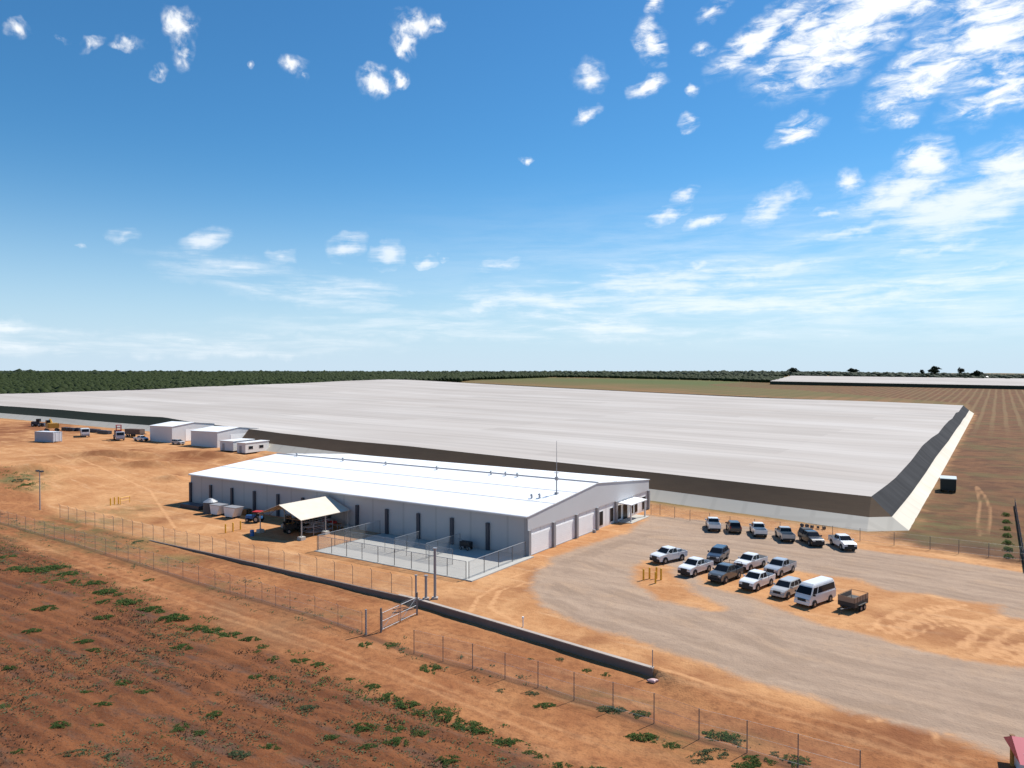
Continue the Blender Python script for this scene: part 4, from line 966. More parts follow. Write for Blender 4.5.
def glazing(root, g, hb, ht, cuts, rear=True):
    (xb0, xt0, xt1, xb1, z0, z1) = g
    def sidept(x_, k, s_): return (x_, s_ * (hb + (ht - hb) * k), z0 + (z1 - z0) * k)
    lo, hi = .14, .86; Lp = lambda a, c, k: a + (c - a) * k
    for nm, xb, xt, s_ in (('windscreen', xb1, xt1, 1), ('rear_window', xb0, xt0, -1)):
        if nm == 'rear_window' and not rear: continue
        p = []
        for k, e in ((lo, -.93), (lo, .93), (hi + .03, .93), (hi + .03, -.93)):
            p.append((Lp(xb, xt, k), e * (hb + (ht - hb) * k), Lp(z0, z1, k)))
        panel(root, nm, p, ((z1 - z0) * s_, 0, abs(xb - xt)), M_glass)
    for s_ in (1, -1):
        n = (0, s_ * (z1 - z0), hb - ht)
        for (f0, f1) in cuts:
            p = []
            for k, f in ((lo, f0), (lo, f1), (hi, f1), (hi, f0)):
                x0, x1 = Lp(xb0, xt0, k), Lp(xb1, xt1, k); p.append(sidept(x0 + (x1 - x0) * f, k, s_))
            panel(root, 'side_window', p, n, M_glass)
def common(root, W, nose, tail, zh, zt, wb, ctr, r=.38, bumper=M_black):
    for x in (ctr + wb / 2, ctr - wb / 2):
        for s_ in (1, -1): wheel(root, x, s_ * (W / 2 - .10), r)
    for x in (ctr + wb / 2, ctr - wb / 2):
        for s_ in (1, -1): MB().bar((x, s_ * (W / 2 - .3), r + .02), (x, s_ * (W / 2 + .008), r + .02), r + .09, 16).build('wheel_arch', M_black, root)
    for s_ in (1, -1):
        MB().box(nose - .16, nose + .015, s_ * (W / 2 - .33) - .17, s_ * (W / 2 - .33) + .17, zh - .1, zh + .08).build('headlight', M_light, root, .02)
        MB().box(tail - .015, tail + .1, s_ * (W / 2 - .13) - .1, s_ * (W / 2 - .13) + .1, zt - .18, zt + .18).build('tail_lamp', M_tail, root, .02)
    MB().box(nose - .1, nose + .02, -W / 2 + .50, W / 2 - .50, zh - .2, zh + .07).build('grille', M_black, root)
    MB().box(nose - .12, nose + .05, -W / 2 + .08, W / 2 - .08, .34, zh - .2).build('bumper', bumper, root, .03)
    MB().box(tail - .06, tail + .1, -W / 2 + .1, W / 2 - .1, .42, .62).build('bumper', bumper, root, .03)
def mirrors(root, x, y, z, m):
    for s_ in (1, -1): MB().box(x - .06, x + .06, s_ * y - .02, s_ * (y + .24), z, z + .2).build('mirror', m, root, .02)
def ute(label, p, rz, pm, cover=None, bar=False, group=None):
    root = thing('pickup_truck', label, 'pickup', p, rz, group); W = 1.88
    mb = lowerbody([(-2.62, .48), (-2.62, .80), (-.88, .80), (-.88, 1.18), (1.38, 1.22), (2.25, 1.12), (2.52, 1.0), (2.62, .85), (2.6, .42), (2.3, .36), (-2.2, .42)], W)
    g = (-.86, -.70, .52, 1.36, 1.17, 1.80); hb, ht = greenhouse(mb, g, W)
    body = mb.build('body', pm, root, .045)
    glazing(root, g, hb, ht, ((.06, .44), (.49, .93)))
    tr_ = MB()
    for s_ in (1, -1): tr_.box(-2.62, -.90, s_ * (W / 2 - .03) - .035, s_ * (W / 2 - .03) + .035, .78, 1.2)
    tr_.box(-.95, -.89, -W / 2 + .05, W / 2 - .05, .80, 1.2)
    tray = tr_.build('tray_side', pm, root, .02)
    MB().box(-2.55, -.96, -W / 2 + .07, W / 2 - .07, .803, .84).build('tray_liner', M_black, root)
    MB().box(-2.66, -2.585, -W / 2 + .05, W / 2 - .05, .72, 1.18).build('tailgate', pm, root, .02)
    if cover == 'tonneau': MB().box(-2.56, -.98, -W / 2 + .03, W / 2 - .03, 1.19, 1.235).build('tray_cover', M_black, root, .01)
    if cover == 'canopy':
        MB().hexa([(-2.6, -W / 2 + .04, 1.2), (-.92, -W / 2 + .04, 1.2), (-.92, W / 2 - .04, 1.2), (-2.6, W / 2 - .04, 1.2), (-2.45, -.68, 1.82), (-.92, -.70, 1.82), (-.92, .70, 1.82), (-2.45, .68, 1.82)]).build('tray_canopy', M_black, root, .04)
    if cover == 'rack':
        k_ = MB()
        for x in (-2.4, -1.1):
            for s_ in (1, -1): k_.bar((x, s_ * .82, 1.15), (x, s_ * .82, 1.75), .03, 5)
            k_.bar((x, -.82, 1.75), (x, .82, 1.75), .03, 5)
        k_.build('tray_rack', M_black, root)
    if cover == 'load': MB().box(-2.2, -1.3, -.5, .3, .85, 1.35).build('toolbox', M_galv, root, .02)
    common(root, W, 2.6, -2.62, .92, 1.0, 3.1, -.02, .39)
    mirrors(root, 1.0, W / 2 - .02, 1.2, pm)
    if bar:
        k_ = MB()
        for z in (.55, .8, 1.0): k_.bar((2.75, -.7, z), (2.75, .7, z), .035, 6)
        for s_ in (1, -1): k_.bar((2.75, s_ * .5, .45), (2.75, s_ * .5, 1.02), .035, 6)
        k_.build('bull_bar', M_black, root)
    return root
def wagon(label, p, rz, pm, L=4.6, name='station_wagon', rails=False):
    root = thing(name, label, 'car', p, rz); W = 1.84; h = L / 2
    mb = lowerbody([(-h, .5), (-h - .02, .9), (-h + .12, 1.08), (1.15, 1.12), (h - .35, 1.0), (h - .06, .84), (h, .5), (h - .3, .32), (-h + .4, .34)], W, .10, 1.6)
    g = (-h + .1, -h + .48, .38, 1.2, 1.06, 1.66); hb, ht = greenhouse(mb, g, W, .17)
    mb.build('body', pm, root, .05); glazing(root, g, hb, ht, ((.07, .28), (.32, .60), (.64, .94)))
    common(root, W, h, -h, .82, .95, L * .585, .05, .35, pm if not rails else M_black); mirrors(root, .85, W / 2 - .02, 1.08, pm)
    if rails:
        k_ = MB()
        for s_ in (1, -1): k_.bar((-1.7, s_ * .62, 1.72), (.2, s_ * .62, 1.72), .03, 5)
        k_.build('roof_rail', M_black, root)
    return root
def minibus(label, p, rz):
    root = thing('minibus', label, 'van', p, rz); W = 1.92; h = 2.65
    mb = lowerbody([(-h, .42), (-h - .02, 1.25), (2.38, 1.25), (h - .04, .9), (h, .4), (h - .3, .3), (-h + .3, .32)], W, .10, 1.9)
    g = (-h - .01, -h + .12, 1.75, 2.42, 1.22, 2.08); hb, ht = greenhouse(mb, g, W, .13)
    mb.build('body', P_white, root, .05)
    MB().hexa([(-h + .12, -ht, 2.06), (1.76, -ht, 2.06), (1.76, ht, 2.06), (-h + .12, ht, 2.06), (-h + .22, -ht + .1, 2.3), (1.45, -ht + .1, 2.3), (1.45, ht - .1, 2.3), (-h + .22, ht - .1, 2.3)]).build('high_roof', P_white, root, .05)
    glazing(root, g, hb, ht, ((.03, .74), (.77, .95)))
    common(root, W, h, -h, .86, 1.1, 3.15, .12, .34, P_white); mirrors(root, 2.0, W / 2 - .02, 1.25, M_black)
    return root
def heading(px0, py0, px1, py1):
    a, c = G(px0, py0), G(px1, py1); return math.atan2(c.y - a.y, c.x - a.x)
NW = math.atan2(-.69, -.72)
def put(px, py): return G(px, py)
cars0 = set(bpy.data.objects)
# front parking rows (nose to lower left)
ute('white twin-cab pickup parked alone just behind the yellow bollards', put(668.5, 561), NW - .16, P_white, 'load')
ute('white twin-cab pickup at the left end of the front parking row', put(695.5, 573), NW, P_white)
wagon('dark blue station wagon parked behind the leftmost white pickup of the front row', put(718, 560), NW + .25, P_navy, 4.7)
ute('dark grey twin-cab pickup with bull bar and tray rack in the front row', put(725.5, 579.5), NW + .02, P_dgrey, 'rack', True)
ute('white twin-cab pickup in the second row behind the dark grey pickup', put(750.5, 568), NW - .02, P_white, 'tonneau')
ute('white twin-cab pickup between dark grey pickup and silver wagon in the front row', put(757, 587), NW, P_white)
ute('silver blue twin-cab pickup with black tray cover in the second row behind white pickup', put(780, 573.5), NW + .02, P_lblue, 'tonneau')
wagon('silver station wagon parked next to the white minibus', put(786.5, 595), NW, P_beige, 4.6)
minibus('white high-roofed minibus with dark windows between silver wagon and trailer', put(815, 602.5), NW - .10)
# back row (nose to lower right)
ute('white pickup at the left end of the back row, tailgate toward the yard', put(713, 529), heading(717, 535, 711, 524), P_white)
wagon('black hatchback second from the left in the back row', put(733.5, 531.5), heading(737, 536, 730, 527), P_char, 4.1, 'hatchback')
ute('white pickup third from the left in the back row, tail toward the yard', put(758, 534.5), heading(763, 540, 754, 529), P_white)
ute('pale silver pickup in the back row between white and black pickups', put(784.5, 539), heading(791, 544, 779, 533), P_beige)
ute('black pickup with dark tray and sunlit bonnet in the back row', put(811, 543.5), heading(802, 538, 820, 548), P_black, 'canopy')
ute('white pickup at the right end of the back row', put(842.5, 547.5), heading(834, 543, 851, 552), P_white, 'tonneau')
for o in set(bpy.data.objects) - cars0:
    if o.type == 'EMPTY': o.scale = (1.05, 1.05, 1.08)
# caged trailer
tr0 = thing('cage_trailer', 'dark box trailer with brown mesh cage parked right of the minibus', 'trailer', put(853, 608.5), NW - .06)
MB().box(-1.6, 1.6, -.95, .95, .55, 1.05).build('tub', mat('trailer_dark', (.05, .045, .042), .6, .2, .2, 2), tr0, .02)
cg = MB()
for s_ in (1, -1):
    cg.bar((-1.6, s_ * .93, 1.65), (1.6, s_ * .93, 1.65), .025, 5)
    for x in np.linspace(-1.6, 1.6, 6): cg.bar((x, s_ * .93, 1.05), (x, s_ * .93, 1.65), .018, 5)
    cg.bar((s_ * 1.6, -.93, 1.65), (s_ * 1.6, .93, 1.65), .025, 5)
cg.build('cage_frame', M_rust, tr0)
for s_ in (1, -1): MB().box(-1.58, 1.58, s_ * .9 - .01, s_ * .9 + .01, 1.055, 1.6).build('mesh_side', mat('cage_mesh', (.33, .235, .165), .9, 0, .2, 6), tr0)
MB().box(1.56, 1.58, -.88, .88, 1.055, 1.6).build('mesh_side', MATS['cage_mesh'], tr0)
for x in (-.42, .42):
    for s_ in (1, -1): wheel(tr0, x, s_ * 1.02, .34, .2)
MB().box(-.9, .9, .92, 1.14, .72, .76).box(-.9, .9, -1.14, -.92, .72, .76).build('mudguard', M_black, tr0)
MB().bar((1.5, .5, .55), (2.9, 0, .5), .05, 6).bar((1.5, -.5, .55), (2.9, 0, .5), .05, 6).bar((2.7, 0, 0), (2.7, 0, .8), .035, 6).build('drawbar', M_dark, tr0)
MB().bar((.4, 0, 1.05), (.4, 0, 2.2), .03, 5).build('pole', M_grey, tr0)

# ------------------------------------------------------------------ yellow bollards
bo = MB().bar((0, 0, -.2), (0, 0, 1.4), .12, 10).ball((0, 0, 1.4), .12, .12, .07, 10, 4).build('bollard', M_yel)
tag(bo, 'yellow steel bollard in the cluster on the sand island by the white pickup', 'bollard', 'yellow bollards on the sand island')
first = True
def bol(px, py, label, group):
    global first
    o = bo if first else bo.copy()
    if not first: COL.objects.link(o)
    first = False; o.location = G(px, py); o['label'] = label; o['group'] = group
for px, py in ((643.5, 580.5), (649.5, 579), (655.5, 583.5), (656.5, 578.5), (661, 580)):
    bol(px, py, 'yellow steel bollard in the cluster on the sand island by the white pickup', 'yellow bollards on the sand island')
for px, py in ((225.5, 533), (233, 531.5), (240.5, 529.5)):
    bol(px, py, 'yellow steel bollard standing on the sand left of the open canopy', 'yellow bollards left of the canopy')
for px, py in ((110.5, 505.5), (114.5, 504.5), (118.5, 504)):
    bol(px, py, 'yellow bollard in the small group with a rail on the open sand left', 'yellow bollards on the open sand')
t = thing('barrier_rail', 'yellow tubular barrier rail on the open sand beside small bollards', 'barrier', G(120.5, 504.5), heading(118, 504.5, 128, 502.5))
k_ = MB().bar((0, 0, 1.3), (2.2, 0, 1.3), .06, 6).bar((0, 0, .7), (2.2, 0, .7), .05, 6); k_.build('rail', M_yel, t)
for x in (0, 2.2): MB().bar((x, 0, -.1), (x, 0, 1.32), .06, 6).build('post', M_yel, t)

# ------------------------------------------------------------------ open canopy with machines
cn = thing('open_canopy', 'open-sided cream gable canopy on posts in front of the long wall', 'canopy', B(-39.8, -5.6, 0), ROT)
hw, hl, e0, rz_ = 5.2, 5.2, 3.1, 5.0
for s_ in (1, -1):
    MB().hexa([(s_ * hw, -hl, e0), (s_ * hw, hl, e0), (0, hl, rz_), (0, -hl, rz_), (s_ * hw, -hl, e0 + .07), (s_ * hw, hl, e0 + .07), (0, hl, rz_ + .07), (0, -hl, rz_ + .07)]).build('roof_sheet', M_canv, cn)
for s_ in (1, -1):
    for y in (-4.9, 0, 4.9):
        MB().bar((s_ * (hw - .25), y, 0), (s_ * (hw - .25), y, e0 + .05), .09, 8).build('post', M_galv, cn)
        MB().box(s_ * (hw - .25) - .45, s_ * (hw - .25) + .45, y - .45, y + .45, -.1, .55).build('block_footing', M_conc, cn)
k_ = MB()
for y in (-5, 0, 5):
    k_.bar((-hw, y, e0 - .02), (hw, y, e0 - .02), .06, 6).bar((-hw, y, e0 - .03), (0, y, rz_ - .05), .06, 6).bar((hw, y, e0 - .03), (0, y, rz_ - .05), .06, 6)
    for x in (-2.6, 2.6): k_.bar((x, y, e0), (x, y, e0 + .95), .045, 5); k_.bar((x, y, e0), (0, y, rz_ - .1), .04, 5)
k_.build('truss', M_rust, cn)
def L2(X, Y, Z=0.0): return B(X, Y, Z)
# telehandler
th = thing('telehandler', 'yellow and black telehandler parked under the left half of the canopy', 'machine', L2(-42.5, -6), ROT + 2.6)
MB().box(-1.9, 1.7, -.75, .75, .6, 1.25).build('chassis', M_yel2, th, .06); MB().box(-.6, .9, .05, .95, 1.2, 2.4).build('cab', M_glass, th, .05)
MB().hexa([(-2.2, -.75, 1.4), (2.9, -.75, .9), (2.9, -.4, .9), (-2.2, -.4, 1.4), (-2.2, -.75, 1.8), (2.9, -.75, 1.25), (2.9, -.4, 1.25), (-2.2, -.4, 1.8)]).build('boom', M_black, th, .03)
MB().box(2.9, 3.0, -.8, .3, .3, 1.3).box(3.0, 4.0, -.7, -.55, .3, .38).box(3.0, 4.0, .05, .2, .3, .38).build('fork', M_black, th)
for x in (-1.2, 1.2):
    for s_ in (1, -1): wheel(th, x, s_ * 1.0, .6, .4)
def tractor(label, p, rz, m1, m2, sc):
    tk = thing('small_tractor', label, 'tractor', p, rz); tk.scale = (sc, sc, sc)
    MB().box(-.2, 1.9, -.45, .45, .7, 1.4).build('bonnet', m2, tk, .06); MB().box(-1.4, .0, -.7, .7, .7, 1.2).build('body', m2, tk, .05)
    MB().box(-1.5, .2, -.85, .85, 2.15, 2.28).build('canopy_roof', m1, tk, .04); MB().box(-.9, -.35, -.35, .35, 1.2, 1.75).build('seat', M_black, tk, .04)
    k_ = MB()
    for x in (-1.4, .1):
        for y in (-.75, .75): k_.bar((x, y, 1.0), (x, y, 2.2), .045, 5)
    k_.build('canopy_frame', M_black, tk); MB().bar((1.2, .3, 1.4), (1.2, .3, 2.1), .05, 6).build('exhaust', M_black, tk)
    for s_ in (1, -1): wheel(tk, -.8, s_ * .85, .7, .4); wheel(tk, 1.35, s_ * .65, .42, .3)
tractor('small blue tractor with a red canopy roof parked left of the open canopy', G(255, 522), ROT + 3.5, M_red, M_blue, .85)
tractor('dark tractor standing in deep shade under the middle of the canopy', B(-40.2, -7.2), ROT + 4.4, M_dark, M_black, 1.0)
tractor('dark tractor in shade at the back of the canopy near the wall', B(-42.8, -2.6), ROT + 4.7, M_black, M_dark, 1.05)
dm = MB().bar((0, 0, 0), (0, 0, .95), .32, 14).bar((0, 0, .3), (0, 0, .34), .34, 14).bar((0, 0, .62), (0, 0, .66), .34, 14)
t = tag(dm.build('steel_drum', M_blue), 'blue steel drum standing at the front left corner of the canopy', 'drum'); t.location = G(252, 536)
# racks and frames under the canopy's right half
t = thing('pipe_rack', 'grey pipe rack loaded with pipes under the right half of the canopy', 'rack', L2(-36.8, -5.5), ROT)
k_ = MB()
for x in (-1.3, 1.3):
    for y in (-2, 0, 2): k_.bar((x, y, 0), (x, y, 2), .05, 5)
    for z in (.5, 1.2, 1.95): k_.bar((x, -2, z), (x, 2, z), .05, 5)
k_.build('frame', M_grey, t)
k_ = MB()
for i in range(14): k_.bar((random.uniform(-1.2, 1.2), -2.4, .55 + .7 * (i % 3)), (random.uniform(-1.2, 1.2), 2.4, .55 + .7 * (i % 3)), .06, 6)
k_.build('pipes', M_galv, t)
t = thing('tool_bench', 'long work bench with boxes under the rear of the open canopy', 'bench', L2(-38.0, -1.6), ROT)
MB().box(-2.2, 2.2, -.4, .4, .85, .92).build('bench_top', M_rust, t)
for x in (-2, 2):
    for y in (-.35, .35): MB().box(x - .05, x + .05, y - .05, y + .05, 0, .85).build('leg', M_grey, t)
MB().box(-1.6, -.8, -.3, .3, .925, 1.4).box(.2, 1.2, -.3, .3, .925, 1.25).build('box_top', M_red, t)
# items at the left end of the long wall
t = thing('panel_stack', 'low stack of dark wall panels lying by the left end of the long wall', 'stack', G(194, 508), ROT)
for k in range(4): MB().box(-3 + .1 * k, 3 + .05 * k, -1.1, 1.1, .1 + .17 * k, .1 + .17 * k + .14).build('sheet', M_dark, t)
t = thing('water_tank', 'squat dark water tank with silver domed lid near the left wall end', 'tank', G(210.5, 513))
MB().bar((0, 0, 0), (0, 0, 2.1), 1.25, 20).build('tank_body', mat('tank_grey', (.10, .095, .095), .7, 0, .2, 1), t)
MB().bar((0, 0, 2.1), (0, 0, 2.55), 1.3, 20, .6).ball((0, 0, 2.5), .6, .6, .25, 14, 6).build('lid', M_galv, t)
for j, (px, py, lb) in enumerate(((218.5, 515, 'white waste skip with sloping ends nearer the dark tank'), (233, 517.5, 'larger white waste skip with sloping end right of the other skip'))):
    t = thing('skip_bin', lb, 'skip', G(px, py), ROT + .05); s_ = 1 + .15 * j
    MB().prism_y([(-.9 * s_, .25), (.8 * s_, .25), (1.5 * s_, 1.9), (-1.25 * s_, 1.9)], -.95, .95).build('bin_body', M_white, t, .03)
    MB().box(-1.3 * s_, 1.55 * s_, -1.0, 1.0, 1.9, 2.0).build('rim', M_grey, t)
    for x in (-.7, .6): MB().box(x - .08, x + .08, -.9, .9, 0, .25).build('runner', M_dark, t)
t = thing('pallet_stack', 'brown stack of timber pallets between white skip and small tractor', 'pallets', G(247, 515), ROT)
for k in range(7):
    mb = MB()
    for y in (-.55, 0, .55): mb.box(-.6, .6, y - .05, y + .05, .16 * k, .16 * k + .1)
    for x in np.linspace(-.52, .52, 6): mb.box(x - .07, x + .07, -.6, .6, .16 * k + .101, .16 * k + .13)
    mb.build('pallet', M_rust, t)
t = thing('parts_cart', 'dark steel cart of parts in the shade against the long wall', 'cart', B(-9.6, -1.6, .1), ROT)
MB().box(-.9, .9, -.45, .45, .5, 1.2).build('tub', M_black, t, .03)
for x in (-.6, .6):
    for s_ in (1, -1): wheel(t, x, s_ * .5, .25, .1)
MB().bar((-.9, .4, 1.1), (-1.3, .4, 1.45), .03, 5).bar((-.9, -.4, 1.1), (-1.3, -.4, 1.45), .03, 5).bar((-1.3, -.4, 1.45), (-1.3, .4, 1.45), .03, 5).build('handle', M_grey, t)

# ------------------------------------------------------------------ far left yard
def gshed(name, label, px, py, w_, l_, eave, ridge, rz, door=True):
    t = thing(name, label, 'shed', G(px, py), rz)
    MB().box(0, w_, 0, .2, -.5, eave).build('side_wall', M_shedw, t); MB().box(0, w_, l_ - .2, l_, -.5, eave).build('side_wall', M_shedw, t)
    for x in (0, w_ - .2): MB().prism_x([(.2, -.5), (l_ - .2, -.5), (l_ - .2, eave - .02), (l_ / 2, ridge - .1), (.2, eave - .02)], x, x + .2).build('gable_wall', M_shedw, t)
    mb = MB()
    for ya, yb in ((-.2, l_ / 2), (l_ + .2, l_ / 2)):
        mb.hexa([(-.2, ya, eave), (w_ + .2, ya, eave), (w_ + .2, yb, ridge), (-.2, yb, ridge), (-.2, ya, eave + .1), (w_ + .2, ya, eave + .1), (w_ + .2, yb, ridge + .1), (-.2, yb, ridge + .1)])
    mb.build('roof', M_roof, t)
    if door: MB().box(w_ + .003, w_ + .06, l_ * .3, l_ * .7, 0, eave * .75).build('roller_door', M_door, t)
    return t
gshed('storage_shed', 'left of two white storage sheds at the rear of the yard', 150, 441, 10.5, 17, 5.0, 5.9, ROT + .12)
gshed('storage_shed', 'right of two white storage sheds at the rear of the yard, slightly lower', 191, 445.5, 11.5, 17, 4.6, 5.5, ROT + .12)
def hut(label, px, py, L, W, h, rz, win):
    t = thing('site_hut', label, 'hut', G(px, py), rz)
    MB().box(0, L, 0, W, .25, h).build('wall', M_port, t, .03); MB().box(-.15, L + .15, -.15, W + .15, h + .003, h + .14).build('roof', M_white, t)
    for x in (.4, L - .4):
        for y in (.3, W - .3): MB().box(x - .15, x + .15, y - .15, y + .15, -.3, .25).build('stump', M_dark, t)
    for (y0, y1) in win:
        f = MB().box(L + .003, L + .05, y0 - .06, y1 + .06, 1.2, 2.2).build('window', M_white, t); MB().box(L + .052, L + .06, y0, y1, 1.26, 2.14).build('window_pane', M_glass, f)
    MB().box(1.0, 1.9, -.05, -.003, .3, 2.3).build('door', M_grey, t)
    return t
hut('grey site hut with flat pale roof left of the windowed hut', 220, 451, 5.5, 8, 3.0, ROT + .1, ())
hut('white site hut with two end windows nearest the packing shed roof', 237, 453.5, 3.4, 9, 3.1, ROT + .1, ((1.2, 2.8), (5.2, 6.8)))
def container(label, px, py, rz):
    t = thing('shipping_container', label, 'container', G(px, py), rz); L, W, h = 8.2, 2.9, 3.2
    mb = MB().box(.1, L - .1, .06, W - .06, .15, h - .05)
    for x in np.linspace(.3, L - .3, 26): mb.box(x - .06, x + .06, .02, W - .02, .2, h - .12)
    mb.build('body', M_cont, t)
    fr_ = MB()
    for x in (0, L):
        for y in (0, W): fr_.box(x - .07, x + .07, y - .07, y + .07, 0, h)
    for y in (0, W): fr_.box(.07, L - .07, y - .06, y + .06, h - .14, h - .01).box(.07, L - .07, y - .06, y + .06, .03, .17)
    fr_.build('frame', mat('container_frame', (.5, .52, .56), .5, 0, .1, 1), t)
    MB().box(0, L, 0, W, h - .005, h + .03).build('roof', mat('container_roof', (.62, .64, .68), .5, 0, .08, 1), t)
    for y0 in (.15, W / 2 + .02):
        d = MB().box(L + .003, L + .06, y0, y0 + W / 2 - .17, .2, h - .2).build('door', MATS['container_frame'], t)
        MB().bar((L + .1, y0 + .5, .25), (L + .1, y0 + .5, h - .25), .03, 5).build('lock_bar', M_grey, d)
    return t
container('blue-grey shipping container standing alone on the far left sand', 35, 441.5, ROT + .22)
# yellow excavator behind the container
ex = thing('excavator', 'yellow excavator behind the blue-grey container', 'excavator', G(52, 431.5), ROT + 2.9); ex.scale = (1.35, 1.35, 1.35)
for s_ in (1, -1): MB().box(-1.9, 1.9, s_ * 1.2 - .3, s_ * 1.2 + .3, 0, .85).build('track', M_black, ex, .2)
MB().box(-2.2, 1.2, -1.3, 1.3, 1.0, 2.3).build('house_body', M_yel2, ex, .12); MB().box(.2, 1.6, .3, 1.25, 1.1, 3.1).build('cab', M_glass, ex, .08)
bm_ = MB().bar((1.0, -.2, 1.8), (3.2, -.2, 3.1), .38, 6, .28).bar((3.2, -.2, 3.1), (5.0, -.2, 1.9), .28, 6, .18); bm_.build('boom', M_yel2, ex)
MB().prism_y([(4.6, 1.9), (5.5, 2.1), (5.6, 1.0), (4.9, .9)], -.75, .35).build('bucket', M_dark, ex)
# white truck facing the camera
def truck(label, px, py, rz, cabm, bodym, bodyh, boxy=True, name='truck'):
    t = thing(name, label, 'truck', G(px, py), rz); W = 2.5
    MB().prism_y([(1.6, .5), (1.6, 2.9), (3.1, 2.9), (3.45, 1.7), (3.5, .5)], -W / 2, W / 2).build('cab', cabm, t, .08)
    panel(t, 'windscreen', [(3.42, -1.05, 1.78), (3.42, 1.05, 1.78), (3.16, 1.05, 2.72), (3.16, -1.05, 2.72)], (1, 0, .3), M_glass, .03)
    for s_ in (1, -1): panel(t, 'side_window', [(2.0, s_ * W / 2, 1.75), (3.2, s_ * W / 2, 1.75), (3.0, s_ * W / 2, 2.6), (2.0, s_ * W / 2, 2.6)], (0, s_, 0), M_glass)
    MB().box(3.4, 3.6, -W / 2 + .05, W / 2 - .05, .45, .95).build('bumper', M_grey, t, .03)
    for s_ in (1, -1): MB().box(3.46, 3.56, s_ * .95 - .2, s_ * .95 + .2, .98, 1.2).build('headlight', M_light, t)
    MB().box(-4.2, 3.0, -.5, .5, .6, .9).build('chassis', M_black, t)
    if boxy: MB().box(-4.2, 1.4, -W / 2, W / 2, 1.0, bodyh).build('cargo_body', bodym, t, .04)
    for x in (2.5, -2.4, -3.5):
        for s_ in (1, -1): wheel(t, x, s_ * (W / 2 - .2), .5, .3)
    return t
truck('white truck facing the yard between the excavator and the red mast rig', 85, 436.5, -1.0, P_white, mat('truck_body', (.5, .5, .48), .6), 2.7)
dt = truck('truck with red mast rig on its dark bed at the rear of the yard', 119, 440, -.95, mat('rig_white', (.45, .48, .55), .5), M_dark, 1.5, True, 'rig_truck')
k_ = MB()
for x in (-1.2, .2):
    for y in (-.7, .7): k_.bar((x, y, 1.5), (x, y, 4.9), .09, 5)
for z in (2.2, 3.1, 4.0, 4.8): k_.box(-1.3, .3, -.8, .8, z, z + .16)
k_.build('mast', M_red, dt); MB().box(-3.4, -1.6, -1.0, 1.0, 1.52, 3.1).build('drill_motor', M_dark, dt, .05)
t = thing('flatbed_trailer', 'brown loaded flatbed trailer parked between rig truck and sheds', 'trailer', G(135, 437), ROT + .2)
MB().box(-4, 4, -1.2, 1.2, 1.0, 1.2).build('deck', M_dark, t); MB().box(-3.6, 3.4, -1.1, 1.1, 1.203, 2.8).build('load', mat('stacked_timber', (.16, .11, .085), .9, 0, .35, .9), t, .05)
for x in (-2.6, -1.5):
    for s_ in (1, -1): wheel(t, x, s_ * 1.05, .48, .3)
MB().box(3.2, 3.5, -.4, .4, 0, 1.0).build('landing_leg', M_grey, t)
ute('white pickup parked by the rear sheds, nose to the right', G(141, 441), ROT + .1, P_white)
wagon('grey car parked in front of the gap between the rear sheds', G(178, 444.5), ROT + .1, P_silver, 4.5)
ute('white vehicle roof showing behind the two site huts', G(243, 446), ROT + .5, P_white, 'tonneau')
t = thing('wheel_loader', 'dark wheel loader behind the container at the far left', 'loader', G(37.5, 426.5), ROT + .6)
MB().box(-2, .4, -.9, .9, .8, 2.0).build('engine_body', M_dark, t, .08); MB().box(-.2, 1.0, -.7, .7, 1.9, 3.0).build('cab', M_glass, t, .05)
MB().box(.8, 2.6, -.3, .3, .9, 1.4).build('lift_arm', M_dark, t); MB().prism_y([(2.6, .2), (3.5, .2), (3.1, 1.3), (2.6, 1.4)], -1.2, 1.2).build('bucket', M_dark, t)
for x in (-1.2, 1.2):
    for s_ in (1, -1): wheel(t, x, s_ * .95, .65, .45)
pts_ = [(66, 430.5), (72, 431), (78, 431), (90, 432), (96, 432.5), (102, 433.5), (107, 434)]
for i, (px, py) in enumerate(pts_):
    t = thing('pallet_stack', 'dark stack of covered pallets along the foot of the net canopy skirt', 'pallets', G(px, py), ROT + .1, 'covered pallets along the net skirt')
    MB().box(-1.6, 1.6, -.8, .8, .14, 1.2).build('cover', M_dark, t, .05); MB().box(-1.6, 1.6, -.8, -.5, 0, .138).box(-1.6, 1.6, .5, .8, 0, .138).build('base', M_rust, t)
# power pole on the left
t = thing('light_pole', 'lone grey light pole beside the track on the far left', 'lamp post', G(40, 510), ROT)
MB().bar((0, 0, -.3), (0, 0, 7.4), .12, 8, .08).build('shaft', M_grey, t)
MB().bar((-.9, 0, 7.2), (.9, 0, 7.2), .05, 6).build('cross_arm', M_grey, t)
for s_ in (1, -1): MB().box(s_ * .8 - .22, s_ * .8 + .22, -.3, .3, 7.24, 7.5).build('flood_lamp', M_dark, t, .03)

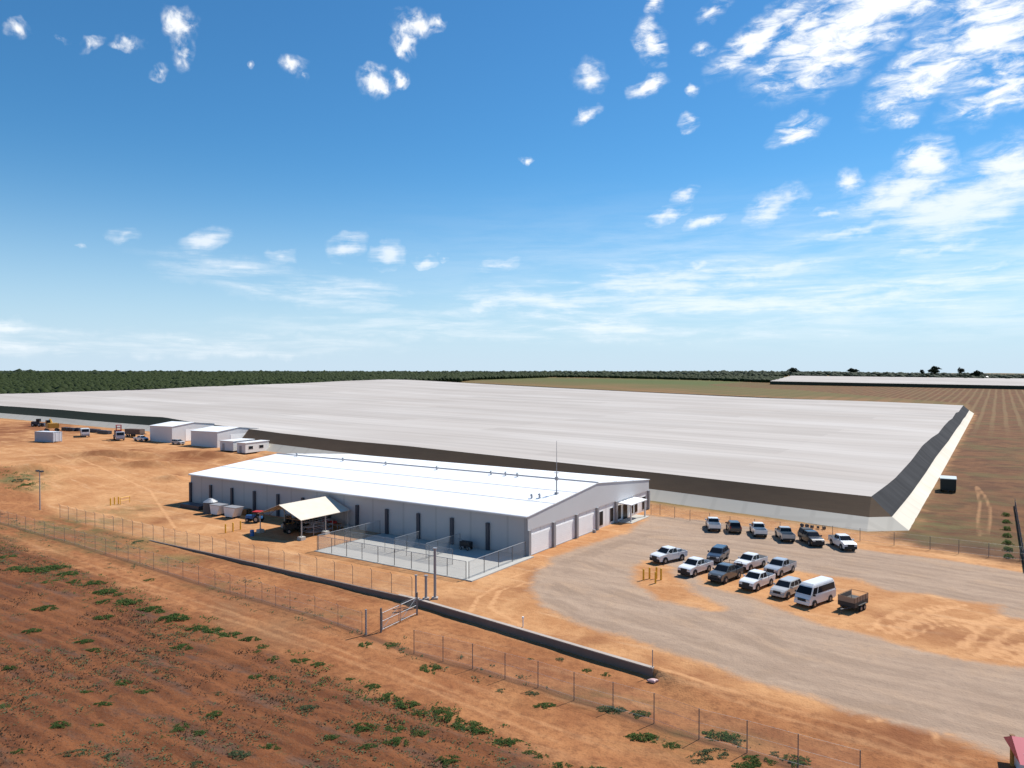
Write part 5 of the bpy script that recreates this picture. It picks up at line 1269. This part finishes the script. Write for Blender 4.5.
# ------------------------------------------------------------------ right side things
t = thing('field_container', 'dark box trailer with pale roof parked in the field beside net skirt', 'trailer', G(948, 491), heading(947, 492, 946, 480))
MB().box(-2.6, 2.6, -1.5, 1.5, .55, 2.9).build('box_body', mat('deep_green_box', (.018, .025, .022), .6, 0, .2, 1), t, .04); MB().box(-2.7, 2.7, -1.6, 1.6, 2.903, 3.05).build('roof', mat('pale_blue_roof', (.45, .50, .50), .5), t)
for x in (-1.3, 1.3):
    for s_ in (1, -1): wheel(t, x, s_ * 1.3, .45, .3)
MB().bar((-2.6, 0, .5), (-4.2, 0, .4), .07, 6).build('drawbar', M_dark, t)
for i, (px, py) in enumerate(((802, 527), (807, 527.5), (812, 528.5), (818, 529), (824, 529.5))):
    t = thing('pipe_reel', 'small dark irrigation reel on the sand at the foot of the net skirt', 'reel', G(px, py), .4 * i, 'irrigation reels below the net skirt')
    t.scale = (.55, .55, .6); MB().bar((0, -.3, .5), (0, .3, .5), .35, 10).build('drum', M_black, t)
    for s_ in (1, -1): MB().bar((0, s_ * .3, .5), (0, s_ * .36, .5), .5, 12).build('flange', M_dark, t)
# gate hut at the lower right corner
hp = G(1020, 772)
t = thing('gate_hut', 'red-roofed gate hut cut off by the lower right corner', 'hut', (hp.x + .75, hp.y - .3, hp.z), -.35)
MB().box(-.9, 2.2, -1.2, 1.2, 0, 1.75).build('wall', M_white, t)
MB().prism_x([(-1.9, 1.35), (1.9, 1.35), (0, 2.3)], -1.3, 2.6).build('roof', mat('pink_red_roof', (.50, .045, .085), .5, 0, .06, 1), t)
f = MB().box(-.93, -.903, -.6, .6, .8, 1.45).build('window', M_dark, t)
t = thing('gate_post', 'orange-yellow timber post beside the red-roofed hut', 'post', G(1012, 766)); MB().bar((0, 0, -.2), (0, 0, 2.0), .13, 8).build('shaft', mat('orange_post', (.52, .24, .05), .7), t); MB().bar((0, 0, 2.0), (0, 0, 2.08), .16, 8).build('cap', M_rust, t)

bpy.context.view_layer.update()
